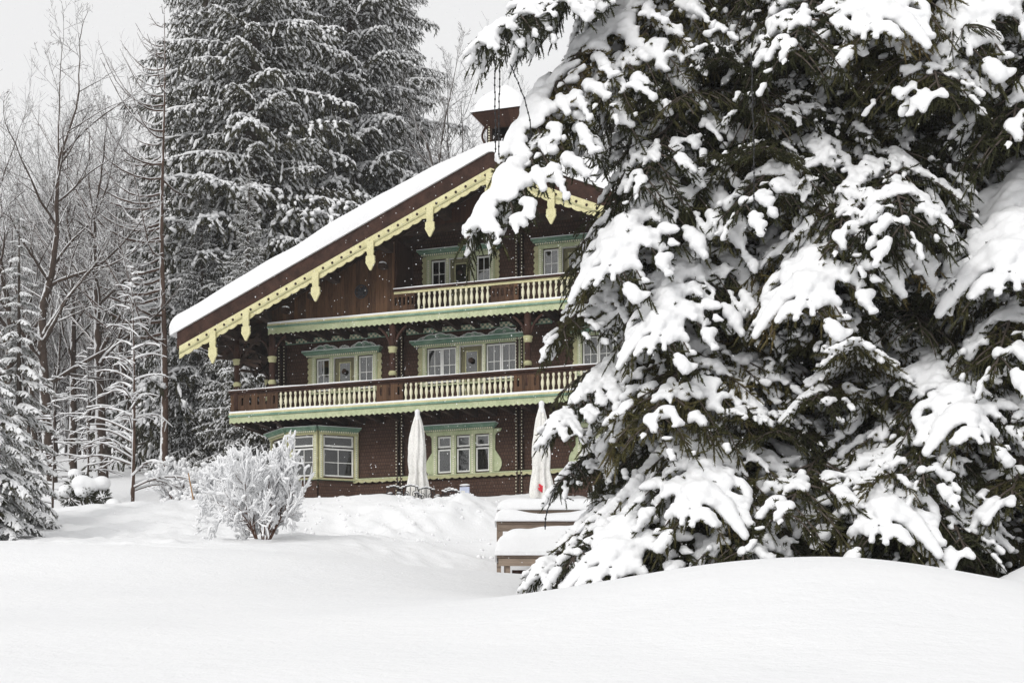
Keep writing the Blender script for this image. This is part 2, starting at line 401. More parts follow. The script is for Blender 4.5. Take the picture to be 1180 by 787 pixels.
# floors and a back partition keep the rooms dim and give the panes something to show
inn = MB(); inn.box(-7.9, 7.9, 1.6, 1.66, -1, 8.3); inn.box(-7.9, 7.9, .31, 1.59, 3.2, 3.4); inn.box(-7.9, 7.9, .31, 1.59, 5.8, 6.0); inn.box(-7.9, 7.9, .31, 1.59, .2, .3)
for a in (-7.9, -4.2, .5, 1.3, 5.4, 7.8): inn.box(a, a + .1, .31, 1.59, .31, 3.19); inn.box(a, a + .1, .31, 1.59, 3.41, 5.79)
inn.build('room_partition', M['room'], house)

# roof ---------------------------------------------------------------------
r = MB()
for sgn in (-1, 1):
    V = []
    for b in (VB, BK + 1.2):
        for (a, dz) in ((0, 0), (sgn * EA, 0), (sgn * EA, -.14), (0, -.14)): V.append((a, b, roofz(a) + dz))
    Fq = [(0, 1, 2, 3), (7, 6, 5, 4), (0, 4, 5, 1), (1, 5, 6, 2), (2, 6, 7, 3)]
    if sgn < 0: Fq = [tuple(reversed(f)) for f in Fq]
    r.add(V, Fq)
roof = r.build('roof', M['dark_plank'], house)
def vboard(name, dz0, dz1, y0, y1, m, n=2, prof=None, par=roof, e=EA, dots=None):
    """a board running up both verges, optional scalloped lower edge"""
    o = MB()
    for sgn in (-1, 1):
        T = np.linspace(0, e, n); top = RZ - SL * T + dz1; bot = RZ - SL * T + dz0
        if prof is not None: bot = bot - prof(T)
        A = sgn * T
        if sgn < 0: A, top, bot = A[::-1], top[::-1], bot[::-1]
        o.strip(A, bot, top, y0, y1)
    return o.build(name, m, par)
vboard('bargeboard', -.50, .02, VB - .06, VB + .02, M['brown'])
scal = lambda T: .055 * np.abs(np.sin(T * PI / .30)) ** .6 + .0
vboard('scalloped_trim', -.80, -.47, VB - .10, VB - .065, M['cream'], 620, scal, e=EA - .1)
vboard('trim_rail', -.715, -.66, VB - .125, VB - .102, M['olive'], 2, e=EA - .1)
dz = MB()
for sgn in (-1, 1):
    for k in range(33):
        a = .15 + k * .30
        if a > EA - .2: break
        dz.lathe([(.0, 0), (.04, 0), (.04, .01), (.0, .01)], 8)
        # turn to face the front
        V = dz.V[-1]; V[:] = np.stack([V[:, 0] + sgn * a, VB - .102 - V[:, 2], V[:, 1] + roofz(a) - .60], 1)
dz.build('trim_piercing', M['dark'], roof)
# soffit rafters running down the slope + purlins
rf = MB()
for b in np.arange(VB + .5, BK, .75):
    for sgn in (-1, 1):
        rf.beam((sgn * .1, b, roofz(.1) - .24), (sgn * (EA - .15), b, roofz(EA - .15) - .24), .1, .14)
rf.build('rafter', M['dark'], roof)
PD = [0., 1.83, 3.70, 5.47, 7.78, 8.91]
def pendant_mb(L, wd=.15):
    Zs = np.linspace(0, 1, 41)                          # 0 bottom tip, 1 top
    wv = np.where(Zs < .18, .15 + Zs / .18 * .55, np.where(Zs < .30, .70 + .30 * np.sin((Zs - .18) / .12 * PI / 2), np.where(Zs < .48, 1.0 - .12 * np.abs(np.sin((Zs - .3) / .09 * PI)), np.where(Zs < .56, .62, .62 + .1 * np.abs(np.sin((Zs - .56) / .15 * PI))))))
    return MB().strip(Zs * L, -wv * wd, wv * wd, -.03, .03, axis='z')
for k, p in enumerate(PD):
    for sgn in ((-1, 1) if p else (1,)):
        L = .98 if p in (8.91,) else .86
        q = pendant_mb(L)
        q.build('pendant', M['cream'], roof, (sgn * p, VB - .15, roofz(p) - .74 - L + .12))
        pr = MB().box(sgn * p - .12, sgn * p + .12, VB + .05, .02 if p < 8 else BK, roofz(p) - .60, roofz(p) - .32)
        pr.build('purlin', M['dark'], roof)
# braced lattice under the left and right eaves
for sgn in (-1, 1):
    lt = MB()
    for b in (-1.35, .8, 3.2):
        for a0, a1, z0, z1 in ((8.1, 10.0, 4.9, roofz(10.0) - .28), (8.05, 9.3, 5.6, roofz(9.3) - .3), (8.95, 8.1, 4.75, 5.9), (8.2, 9.6, 5.35, 5.35 + .5)):
            lt.beam((sgn * a0, b, z0), (sgn * a1, b, z1), .07, .09)
        lt.beam((sgn * 8.0, b, 5.05), (sgn * 9.9, b, 5.35), .07, .09); lt.beam((sgn * 8.0, b, 5.75), (sgn * 10., b, roofz(10) - .25), .08, .1)
    lt.beam((sgn * 8.9, -1.4, 5.75), (sgn * 8.9, 7, 5.75), .14, .16)
    for k in range(7): lt.beam((sgn * 8.9, -1.2 + k * 1.1, 4.9), (sgn * 8.9, -1.2 + (k + 1) * 1.1, 5.7), .05, .06); lt.beam((sgn * 8.9, -1.2 + k * 1.1, 5.7), (sgn * 8.9, -1.2 + (k + 1) * 1.1, 4.9), .05, .06)
    lt.build('eave_lattice', M['dark'], roof)
# boarded gable screen standing on the upper balcony, left and right of the loggia
for sgn in (-1, 1):
    T = np.linspace(3.56, 7.7, 40)
    sc_ = MB(); A = sgn * T; top = RZ - SL * T - .16; bot = np.full(40, 6.0)
    if sgn < 0: A, top = A[::-1], top[::-1]
    sc_.strip(A, bot, top, -1.34, -1.28)
    o = sc_.build('gable_boarding', M['plank'], house)
    MB().box(min(sgn * 3.56, sgn * 3.50), max(sgn * 3.56, sgn * 3.50), -1.28, -.01, 6.0, 8.4).build('loggia_side', M['dark_plank'], house)
    # round carved vent
    v = MB(); c = (sgn * 4.63, -1.36, 6.93); th = np.linspace(0, 2 * PI, 25)
    v.tube([(c[0] + .19 * math.cos(t), c[1], c[2] + .19 * math.sin(t)) for t in th], .025, 6)
    for k in range(6): v.beam((c[0], c[1], c[2]), (c[0] + .19 * math.cos(k * PI / 3), c[1], c[2] + .19 * math.sin(k * PI / 3)), .035, .03)
    v.box(c[0] - .13, c[0] + .13, c[1] + .012, c[1] + .018, c[2] - .13, c[2] + .13)
    v.build('round_vent', M['iron'], house)
# loggia back: beam across above the upper windows (dark recess)
MB().box(-3.5, 3.5, -1.33, -1.15, 8.52, 8.72).build('tie_beam', M['dark'], house)
g2 = MB(); T = np.linspace(0, 3.5, 12)
for sgn in (-1, 1):
    A = sgn * T; top = RZ - SL * T - .17
    if sgn < 0: A, top = A[::-1], top[::-1]
    g2.strip(A, np.full(12, 8.72), top, -1.32, -1.27)
g2.build('gable_boarding', M['dark_plank'], house)
# corbels with snow caps on the screen
for a, z in ((-3.86, 7.66), (-6.2, 6.95), (-7.1, 6.6)):
    c = MB().box(a - .1, a + .1, -1.62, -1.345, z - .14, z).build('corbel', M['dark'], house)
    MB().ico((a, -1.5, z + .02), (.11, .13, .05), 2).build('snow', M['snow'], c)

# roof snow ------------------------------------------------------------------
rs = MB(); th_ = .66
na, nb = 180, 90
AA = np.linspace(-EA - .22, EA + .22, na); BB = np.concatenate([VB - .13 + .5 * (1 - np.cos(np.linspace(0, PI / 2, 12))), np.linspace(VB + .45, BK + 1.3, nb - 12)])
# dense samples near the eaves
AA = np.sort(np.concatenate([AA, -EA - .22 + .4 * np.linspace(0, 1, 12) ** 2, EA + .22 - .4 * np.linspace(0, 1, 12) ** 2])); na = len(AA)
Ag, Bg = np.meshgrid(AA, BB)
d = np.minimum(np.minimum(Bg - BB[0], BB[-1] - Bg), (EA + .22 - np.abs(Ag)) * 1.0); rr = .24
t_ = np.clip(d / rr, 0, 1); prof = np.sqrt(1 - (1 - t_) ** 2) * .75 + .25 * (t_ > 0)
base = RZ - SL * np.sqrt(Ag ** 2 + .0)
# soft ridge
ridge = RZ - SL * np.sqrt(Ag ** 2 + .5) + .05
top = np.where(np.abs(Ag) < 3, ridge, base) + th_ * prof * (1 + .15 * wobble(Ag, Bg, 1.5, 11)) + .035 * wobble(Ag, Bg, .35, 12) * t_
top = np.maximum(top, base + .03)
k = np.abs(Ag) < 3; top[k] = np.maximum(top[k], base[k] + .03)
nB = len(BB)
Bo = Bg - .11 * wobble(Ag, Ag * 0, .55, 13) * np.clip(1 - (Bg - BB[0]) / .8, 0, 1) * (t_ > 0.02)
Vt = np.stack([Ag.ravel(), Bo.ravel(), top.ravel()], 1); Vb = np.stack([Ag.ravel(), Bg.ravel(), base.ravel() + .012], 1)
i = (np.arange(nB - 1)[:, None] * na + np.arange(na - 1)[None, :]).ravel()
rs.add(np.vstack([Vt, Vb]), np.vstack([np.stack([i, i + 1, i + na + 1, i + na], 1), np.stack([i, i + na, i + na + 1, i + 1], 1) + nB * na]), 0, True)
N = nB * na
e = np.arange(na - 1); rs.add(np.vstack([Vt, Vb]), np.stack([e, e + N, e + N + 1, e + 1], 1), 0, False)
e = np.arange(nB - 1) * na
rs.add(np.vstack([Vt, Vb]), np.vstack([np.stack([e, e + na, e + na + N, e + N], 1), np.stack([e + na - 1, e + na - 1 + N, e + 2 * na - 1 + N, e + 2 * na - 1], 1)]), 0, False)
rs.build('snow', M['snow'], roof)

# belfry -----------------------------------------------------------------------
bel = empty('belfry', (.07, -1.55, 0), parent=house)
b_ = MB()
for sx in (-1, 1):
    for sy in (-1, 1): b_.box(sx * .36 - .07, sx * .36 + .07, sy * .36 - .07, sy * .36 + .07, 10.0, 11.35)
b_.box(-.40, .40, -.40, .40, 10.0, 10.72)
b_.box(-.29, .29, -.40, -.34, 11.12, 11.2); b_.box(-.29, .29, .34, .40, 11.12, 11.2)
b_.build('belfry_posts', M['dark'], bel)
bb = MB()
for sx in (-1, 1):
    for sy in (-1, 1):
        P = [(sx * (.42 + .16 * math.sin(t * PI)), sy * .43, 10.62 + .62 * t) for t in np.linspace(0, 1, 8)]
        bb.tube(P, .035, 5)
bb.build('scroll_bracket', M['brown'], bel)
be = MB()
for sx in (-1, 1):
    for j in range(9): be.ico((sx * .36, -.445, 10.72 + j * .075), .026, 1)
be.build('beading', M['pale'], bel)
MB().lathe([(0, 11.02), (.03, 11.0), (.09, 10.95), (.12, 10.86), (.17, 10.78), (.17, 10.75), (0, 10.75)], 12).build('bell', M['iron'], bel)
fl = MB(); s0, s1 = .42, .76
for (z0, h0, z1, h1) in ((11.12, s0, 11.45, s1), (11.45, s1, 11.56, s1)):
    V = [(-h0, -h0, z0), (h0, -h0, z0), (h0, h0, z0), (-h0, h0, z0), (-h1, -h1, z1), (h1, -h1, z1), (h1, h1, z1), (-h1, h1, z1)]
    fl.add(V, [(0, 1, 5, 4), (1, 2, 6, 5), (2, 3, 7, 6), (3, 0, 4, 7)])
V = [(-s1, -s1, 11.56), (s1, -s1, 11.56), (s1, s1, 11.56), (-s1, s1, 11.56), (0, 0, 12.15)]
fl.add(V, [(0, 1, 4), (1, 2, 4), (2, 3, 4), (3, 0, 4)]); fl.build('belfry_roof', M['dark_plank'], bel)
n = 33; U = np.linspace(-1, 1, n); Ux, Uy = np.meshgrid(U, U); m = np.maximum(abs(Ux), abs(Uy)); mm = (np.abs(Ux) ** 5 + np.abs(Uy) ** 5) ** .2
zt = 11.57 + .62 * (1 - mm) + .33 * np.sqrt(np.clip(1 - mm ** 6, 0, 1)); zt = np.maximum(zt, 11.565)
sw = s1 + .06; i = (np.arange(n - 1)[:, None] * n + np.arange(n - 1)[None, :]).ravel()
bs = MB(); V0 = np.stack([Ux.ravel() * sw, Uy.ravel() * sw, zt.ravel()], 1); V1 = V0.copy(); V1[:, 2] = 11.50
bs.add(V0, np.stack([i, i + 1, i + n + 1, i + n], 1), 0, True)
ring = [j for j in range(n)] + [n * (j + 1) + n - 1 for j in range(n - 1)] + [n * n - 2 - j for j in range(n - 1)] + [n * (n - 2 - j) for j in range(n - 2)]
ring = np.array(ring); rn = np.roll(ring, -1); bs.add(np.vstack([V0, V1]), np.stack([ring + n * n, rn + n * n, rn, ring], 1), 0, True)
bs.build('snow', M['snow'], bel)

# balconies -----------------------------------------------------------------
_bp = [(0, 0), (.045, 0), (.045, .05), (.028, .07), (.024, .11), (.030, .15), (.050, .24), (.052, .30), (.040, .38), (.026, .44), (.024, .49), (.042, .51), (.042, .56), (.030, .60), (0, .60)]
bal_low = MB().lathe([(r_, z * .62 / .60) for r_, z in _bp], 8).mesh('baluster', M['pale'])
bal_up = MB().lathe([(r_, z * .60 / .60) for r_, z in _bp], 8).mesh('baluster', M['pale'])
zig = lambda T: .05 * (1 - np.abs(((T / .17) % 1) * 2 - 1))
def balcony(name, A0, A1, zd, zh, secs, front=-1.4, wrap=False, H0=None, H1=None):
    """secs: ('b', a0, a1) balusters / ('p', a0, a1) boards with slots"""
    t = empty(name, (0, 0, 0), parent=house)
    dk = MB().box(A0 + .04, A1 - .04, front + .05, -.005, zd - .12, zd - .02)
    if wrap:
        dk.box(A0 + .04, -8.01, -.004, 9, zd - .12, zd - .02); dk.box(8.01, A1 - .04, -.004, 9, zd - .12, zd - .02)
    dk.build('deck', M['dark_plank'], t)
    js = MB(); a = A0 + .2
    while a < A1:
        js.box(a - .07, a + .07, front + .12, -.0, zd - .34, zd - .125); js.box(a - .07, a + .07, front + .02, front + .12, zd - .27, zd - .125); a += .62
    js.build('joist', M['dark'], t)
    n = int((A1 - A0) / .17) * 8 + 1; T = np.linspace(A0, A1, n)
    MB().strip(T, zd - .36 + .0 - zig(T) + .05, zd - .155, front - .03, front).build('fascia', M['lightgreen' if wrap else 'lightgreen'], t)
    MB().box(A0 - .02, A1 + .02, front - .07, front + .01, zd - .15, zd - .09).build('fascia_rail', M['green'], t)
    MB().box(A0 - .01, A1 + .01, front - .05, front + .04, zd - .087, zd - .03).build('lower_rail', M['cream'], t)
    s1_ = MB(); T2 = np.linspace(A0, A1, 160)
    s1_.strip(T2, zd - .03, zd + .025 + .012 * wobble(T2, T2 * 0, .5, 5), front - .055, front + .05); s1_.build('snow', M['snow'], t)
    H0 = A0 if H0 is None else H0; H1 = A1 if H1 is None else H1
    MB().box(H0 - .03, H1 + .03, front - .06, front + .08, zh - .08, zh - .02).build('handrail', M['brown'], t)
    s2 = MB(); T2 = np.linspace(H0, H1, 120); s2.strip(T2, zh - .018, zh + .012 + .010 * wobble(T2, T2 * 0, .4, 8), front - .05, front + .07); s2.build('snow', M['snow'], t)
    MB().box(H0, H1, front - .0, front + .05, zh - .16, zh - .085).build('top_rail', M['cream' if not wrap else 'brown'], t)
    me = bal_low if wrap else bal_up
    for kind, a0, a1 in secs:
        if kind == 'b':
            c = max(1, round((a1 - a0) / .165)); 
            for k in range(c):
                put('baluster', me, t, (a0 + (k + .5) * (a1 - a0) / c, front + .02, zd + .0), (0, 0, 0), (1, 1, (zh - .165 - zd) / .62 * (1 if wrap else 1.033)))
        else:
            p = MB(); hs = []; wd = a1 - a0; c = max(2, round(wd / (.30 if wrap else .15)))
            for k in range(c):
                ca = a0 + (k + .5) * wd / c; hs.append((ca - .035, ca + .035, zd + .2, zd + .44))
                if wrap: hs.append((ca - .02, ca + .02, zd + .49, zd + .53))
            panel(p, a0, a1, zd + .0, zh - .165, hs, front - .015, front + .02)
            p.build('slotted_panel', M['plank'], t)
    if wrap:   # the sides of the gallery
        for sx, A in ((-1, A0), (1, A1)):
            q = MB(); x0, x1 = sorted((A, A - sx * .05)); q.box(x0, x1, front + .06, 9, zd - .0, zh - .17); q.box(min(A, A + sx * .03), max(A, A + sx * .03), front + .02, 9, zd - .33, zd - .16)
            q.build('side_boarding', M['plank'], t)
            MB().box(min(A - sx * .08, A + sx * .03), max(A - sx * .08, A + sx * .03), front + .09, 9, zh - .16, zh - .02).build('handrail', M['brown'], t)
    return t
lowb = balcony('lower_balcony', -9.08, 9.08, 3.53, 4.22, [('p', -9.05, -7.40), ('b', -7.40, -4.10), ('p', -4.10, -3.24), ('b', -3.24, .26), ('p', .26, 1.05), ('b', 1.05, 3.24), ('p', 3.24, 4.10), ('p', 4.14, 9.05)], wrap=True)
upb = balcony('upper_balcony', -7.74, 7.74, 6.20, 6.90, [('p', -3.54, -2.86), ('b', -2.82, -.47), ('p', -.43, .41), ('b', .45, 2.82), ('p', 2.86, 3.54)], H0=-3.54, H1=3.54)
# the two rails of the upper balcony end at the loggia: the boards left and right stand in front of them
# posts of the lower gallery
for (a, b, ztop) in ((-8.86, -1.33, roofz(8.86) - .55), (-9.0, 1.0, 5.68), (-9.0, 3.4, 5.68), (-7.66, -1.30, 5.86), (-3.62, -1.30, 5.86), (.66, -1.30, 5.86), (3.62, -1.30, 5.86), (7.66, -1.30, 5.86), (8.86, -1.33, roofz(8.86) - .55)):
    z0 = 3.53; k = ztop - z0
    p = MB().lathe([(0, z0), (.12, z0), (.12, z0 + .75), (.08, z0 + .80), (.115, z0 + .86), (.115, z0 + .9), (.08, z0 + .95), (.10, z0 + 1.15), (.095, z0 + 1.5), (.085, ztop - .72), (.11, ztop - .70), (.11, ztop), (0, ztop)], 10, a, b)
    po = p.build('balcony_post', M['brown'], house)
    MB().lathe([(.09, ztop - .86), (.135, ztop - .80), (.12, ztop - .76), (.15, ztop - .70), (.15, ztop - .67), (.10, ztop - .66)], 10, a, b).build('capital', M['olive'], po)
    MB().lathe([(.10, z0 + .80), (.13, z0 + .84), (.13, z0 + .88), (.10, z0 + .94)], 10, a, b).build('collar', M['olive'], po)
    br = MB()
    for sx in (-1, 1):
        br.tube([(a + sx * (.1 + .35 * t * t), b, ztop - .6 + .55 * t) for t in np.linspace(0, 1, 6)], .045, 5)
    br.build('bracket', M['brown'], po)
# beaded corner posts (ends of the cross walls)
for (a, z0, z1) in ((-7.93, 3.6, 5.8), (-3.9, .3, 5.85), (.0, .3, 5.85), (5.2, .3, 5.85), (7.9, .3, 5.85), (0, 6.25, 8.6), (-5.35, .3, .3)):
    if z1 - z0 < .1: continue
    p = MB()
    for dx in (-.10, .04): p.box(a + dx, a + dx + .06, -.16, -.004, z0, z1)
    o = p.build('cross_wall_end', M['dark'], house)
    bd = MB(); z = z0 + .05
    while z < z1 - .05:
        for dx in (-.09, .09): bd.ico((a + dx - .0, -.172, z), (.017, .014, .022), 1)
        z += .10
    bd.build('beading', M['pale'], o)
# checkered strips below the upper balcony
for (a0, a1) in ((-7.84, -4.25), (-3.70, -.12), (.35, 1.0), (1.35, 5.0)):
    s_ = MB(); s_.box(a0, a1, -.05, -.002, 5.84, 6.0); o = s_.build('checkered_frieze', M['green'], house)
    c = MB(); a = a0; k = 0
    while a < a1 - .07:
        z = 5.862 if k % 2 else 5.925
        c.box(a, a + .075, -.075, -.052, z, z + .058); a += .075; k += 1
    c.build('frieze_blocks', M['pale'], o)
# scalloped ledge above the skirt
T = np.linspace(-7.97, 7.97, 1200)
lg = MB().strip(T, 1.385 - .045 * np.abs(np.sin(T * PI / .24)) ** .7, 1.44, -.15, -.115)
lg.build('scalloped_ledge', M['olive'], house)
MB().box(-7.97, 7.97, -.16, -.005, 1.445, 1.475).build('ledge_rail', M['lightgreen'], house)

# windows ---------------------------------------------------------------------
def fmat(ox, oy, ang): return Matrix.Translation((ox, oy, 0)) @ Matrix.Rotation(ang, 4, 'Z')
I4 = Matrix.Identity(4)
def window_unit(parts, z0, z1, ca0, ca1, zc, style, crest=(), Mx=I4, sill=True, cols=2, rows=2, sideb='scallop', doorname='balcony_door'):
    """parts: list of (kind, a0, a1, z0, z1); kind w / d / l (w with a separate top light)"""
    u = empty('window', (0, 0, 0), parent=house)
    a0 = min(p[1] for p in parts); a1 = max(p[2] for p in parts)
    # surround: mullion boards between the openings
    fr = MB(); edges = [a0 - .14] + [x for p in parts for x in (p[1], p[2])] + [a1 + .14]
    for k in range(0, len(edges), 2): fr.box(edges[k], edges[k + 1], -.075, -.004, z0 - .06, z1 + .05)
    fr.box(a0 - .14, a1 + .14, -.09, -.076, z1 + .002, z1 + .12)
    fr.box(a0 - .14, a1 + .14, -.072, -.004, z1 + .052, zc - .10)
    if sill: fr.box(a0 - .2, a1 + .2, -.14, -.004, z0 - .11, z0 - .062)
    fr.xf(Mx).build('surround', M['lightgreen' if style != 'bay' else 'olive'], u)
    # beaded strips on the mullions
    bd = MB()
    for k in range(0, len(edges), 2):
        cx = (edges[k] + edges[k + 1]) / 2; z = z0
        bd.box(cx - .028, cx + .028, -.090, -.078, z0 - .04, z1 - .0)
    bd.xf(Mx).build('mullion_strip', M['pale'], u)
    bz = MB()
    for k in range(0, len(edges), 2):
        cx = (edges[k] + edges[k + 1]) / 2; z = z0
        while z < z1 - .03: bz.box(cx - .012, cx + .012, -.095, -.092, z, z + .03); z += .065
    bz.xf(Mx).build('mullion_inlay', M['green'], u)
    # cornice: stepped green moulding with a dentil row
    c = MB(); c.box(ca0, ca1, -.27, -.004, zc - .045, zc); c.box(ca0 + .05, ca1 - .05, -.20, -.004, zc - .10, zc - .047); c.box(ca0 + .1, ca1 - .1, -.14, -.004, zc - .15, zc - .102)
    c.xf(Mx).build('cornice', M['green'], u)
    dn = MB(); a = ca0 + .12
    while a < ca1 - .12: dn.box(a, a + .035, -.165, -.142, zc - .165, zc - .12); a += .07
    dn.xf(Mx).build('dentils', M['pale'], u)
    sn = MB(); T = np.linspace(ca0, ca1, 30); sn.strip(T, zc + .001, zc + .018 + .008 * wobble(T, T * 0 + ca0, .3, 2), -.265, -.01); sn.xf(Mx).build('snow', M['snow'], u)
    for (q0, q1, h) in crest:
        T = np.linspace(q0, q1, 60); s = (T - q0) / (q1 - q0); hh = h * (.30 + .7 * np.sin(s * PI) ** .8) * (.82 + .18 * np.abs(np.cos(s * PI * 3.5)))
        cr = MB().strip(T, zc + .02, zc + hh, -.10, -.05); cr.xf(Mx).build('crest', M['green'], u)
        P = [(t, -.105, zc + y) for t, y in zip(T, hh)]
        ce = MB().tube(P, .017, 5)
        for ss, sg in ((.14, 1), (.86, -1), (.5, 1)):
            cx = q0 + ss * (q1 - q0); cz = zc + .45 * h
            ce.tube([(cx + sg * .055 * (1 - k / 12) * math.cos(k * .7), -.108, cz + .055 * (1 - k / 12) * math.sin(k * .7)) for k in range(12)], .010, 4)
        ce.xf(Mx).build('crest_edge', M['white'], u)
    # carved side boards
    if sideb:
        for sg, ax in ((-1, a0 - .14), (1, a1 + .14)):
            Zs = np.linspace(z0 - .02, zc - .16, 60); s = (Zs - Zs[0]) / (Zs[-1] - Zs[0])
            if sideb == 'scallop': wv = .10 + .055 * np.abs(np.sin(s * PI * 6.0)) ** .7
            else: wv = .10 + .16 * np.clip(np.sin(s * PI * 2.05 + .35), -.45, 1) * (1 - .25 * s) + .09 * (s > .93)
            lo, hi = (ax - wv, ax + 0 * wv) if sg < 0 else (ax + 0 * wv, ax + wv)
            MB().strip(Zs, lo, hi, -.05, -.015, axis='z').xf(Mx).build('side_board', M['olive' if sideb == 'scallop' else 'lightgreen'], u)
    def sashbox(x0, x1, y0, y1, cc, rr_, fw=.045):
        sash = MB(); gl = MB()
        sash.box(x0, x1, .0, .05, y0, y0 + fw); sash.box(x0, x1, .0, .05, y1 - fw, y1)
        sash.box(x0, x0 + fw, .0, .05, y0 + fw, y1 - fw); sash.box(x1 - fw, x1, .0, .05, y0 + fw, y1 - fw)
        for k in range(1, cc):
            x = x0 + k * (x1 - x0) / cc; sash.box(x - .010, x + .010, .012, .04, y0 + fw, y1 - fw)
        for k in range(1, rr_):
            y = y0 + k * (y1 - y0) / rr_; sash.box(x0 + fw, x1 - fw, .014, .038, y - .010, y + .010)
        gl.box(x0 + fw, x1 - fw, .024, .028, y0 + fw, y1 - fw)
        sash.xf(Mx).build('sash', M['white'], u); gl.xf(Mx).build('pane', M['glass'], u)
    for p in parts:
        kind, p0, p1, q0, q1 = p[:5]
        if kind == 'w':
            if p1 - p0 > .7:
                m_ = (p0 + p1) / 2; sashbox(p0 + .012, m_ - .006, q0 + .01, q1 - .012, cols, rows); sashbox(m_ + .006, p1 - .012, q0 + .01, q1 - .012, cols, rows)
            else: sashbox(p0 + .012, p1 - .012, q0 + .01, q1 - .012, cols, rows)
        elif kind == 'l':
            zz = q1 - .37; sashbox(p0 + .012, p1 - .012, q0 + .012, zz - .03, *((2, 2) if style == 'bay' else (1, 1)), .045); sashbox(p0 + .012, p1 - .012, zz + .02, q1 - .012, 1, 1, .05)
        if kind in 'wl' and (len(p) < 6 or p[5] != 'n'):
            for (c0, c1) in ((p0 + .01, p0 + (p1 - p0) * .27), (p1 - (p1 - p0) * .27, p1 - .01)):
                T = np.linspace(c0, c1, 17); yy = .16 + .02 * np.sin(np.arange(17) * 1.3)
                V = np.concatenate([np.stack([T, yy, np.full(17, q0)], 1), np.stack([T, yy, np.full(17, q1)], 1)]); ii = np.arange(16)
                cur = MB(); cur.add(V, np.stack([ii, ii + 1, ii + 18, ii + 17], 1), 0, True); cur.xf(Mx).build('curtain', M['curtain'], u)
            T = np.linspace(p0 + .01, p1 - .01, 25); yy = .14 + .015 * np.sin(np.arange(25) * 1.7)
            if q1 - q0 > .9 and kind == 'l' and 'n' not in p[5:] or 'o' in p[5:]:
                V = np.concatenate([np.stack([T, yy, q1 - .22 - .04 * np.abs(np.sin(T * 12))], 1), np.stack([T, yy, np.full(25, q1)], 1)]); ii = np.arange(24)
                org = MB(); org.add(V, np.stack([ii, ii + 1, ii + 26, ii + 25], 1), 0, True); org.xf(Mx).build('valance', M['orange' if (len(p) > 5 and p[5] == 'o') else 'curtain'], u)
        if kind == 'd':
            dd = empty(doorname, (0, 0, 0), parent=house)
            dp = MB(); dp.box(p0 + .02, p1 - .02, .03, .08, q0 + .01, q1 - .02)
            dp.xf(Mx).build('door_leaf', M['doorgreen'], dd)
            dq = MB(); xm = (p0 + p1) / 2; hw = (p1 - p0) * .24
            for (x0, x1, y0, y1) in ((xm - hw, xm + hw, q1 - .80, q1 - .18), (xm - hw, xm + hw, q0 + .15, q1 - 1.0)):
                if y1 - y0 < .2: continue
                dq.box(x0 - .03, x1 + .03, .012, .028, y0 - .03, y0); dq.box(x0 - .03, x1 + .03, .012, .028, y1, y1 + .03); dq.box(x0 - .03, x0, .012, .028, y0, y1); dq.box(x1, x1 + .03, .012, .028, y0, y1)
            dq.xf(Mx).build('moulding', M['olive'], dd)
            MB().box(xm - hw + .002, xm + hw - .002, .018, .026, q1 - .798, q1 - .182).xf(Mx).build('pane', M['glass'], dd)
            ef = MB(); ef.box(p0 + .0, p0 + .02, -.06, .03, q0, q1); ef.box(p1 - .02, p1, -.06, .03, q0, q1); ef.box(p0 + .02, p1 - .02, -.06, .03, q1 - .02, q1)
            ef.xf(Mx).build('door_frame', M['white'], dd)
            MB().lathe([(0, 0), (.07, .02), (.09, .06), (.06, .10), (0, .1)], 10).xf(Mx @ Matrix.Translation((xm, -.0, q1 - .46)) @ Matrix.Rotation(PI / 2, 4, 'X')).build('door_wreath', M['dark'], dd)
    return u
def P(kind, h, *x): return (kind, h[0], h[1], h[2], h[3], *x)
U = UNITS
window_unit([P('l', h) for h in U['ground_mid']], 1.53, 2.66, -3.18, -.72, 2.96, 'g', sideb='swirl')
window_unit([P('l', h) for h in U['ground_right']], 1.53, 2.66, 1.42, 4.15, 2.96, 'g', sideb='swirl')
A = U['mid_centre']; window_unit([P('w', A[0]), P('d', A[1]), P('w', A[2])], 4.3, 5.37, -3.52, .18, 5.58, 'm', crest=((-3.3, -2.0, .22), (-1.9, -1.1, .17), (-1.0, .02, .24)))
A = U['mid_left']; window_unit([P('w', A[0], 'o'), P('d', A[1]), P('w', A[2])], 4.3, 5.32, -7.18, -4.5, 5.53, 'm', crest=((-6.9, -6.0, .2), (-5.95, -5.6, .14), (-5.55, -4.7, .22)))
A = U['mid_right']; window_unit([P('w', A[0]), P('d', A[1]), P('w', A[2])], 4.3, 5.37, 1.5, 5.15, 5.58, 'm', crest=((1.7, 2.9, .22), (3.0, 3.8, .17), (3.9, 5.0, .24)))
A = U['up_left']; window_unit([P('w', A[0], 'n'), P('d', A[1]), P('w', A[2], 'n')], 7.2, 8.06, -3.28, -.62, 8.34, 'u')
A = U['up_right']; window_unit([P('w', A[0], 'n'), P('d', A[1]), P('w', A[2], 'n')], 7.2, 8.06, .4, 3.0, 8.34, 'u')

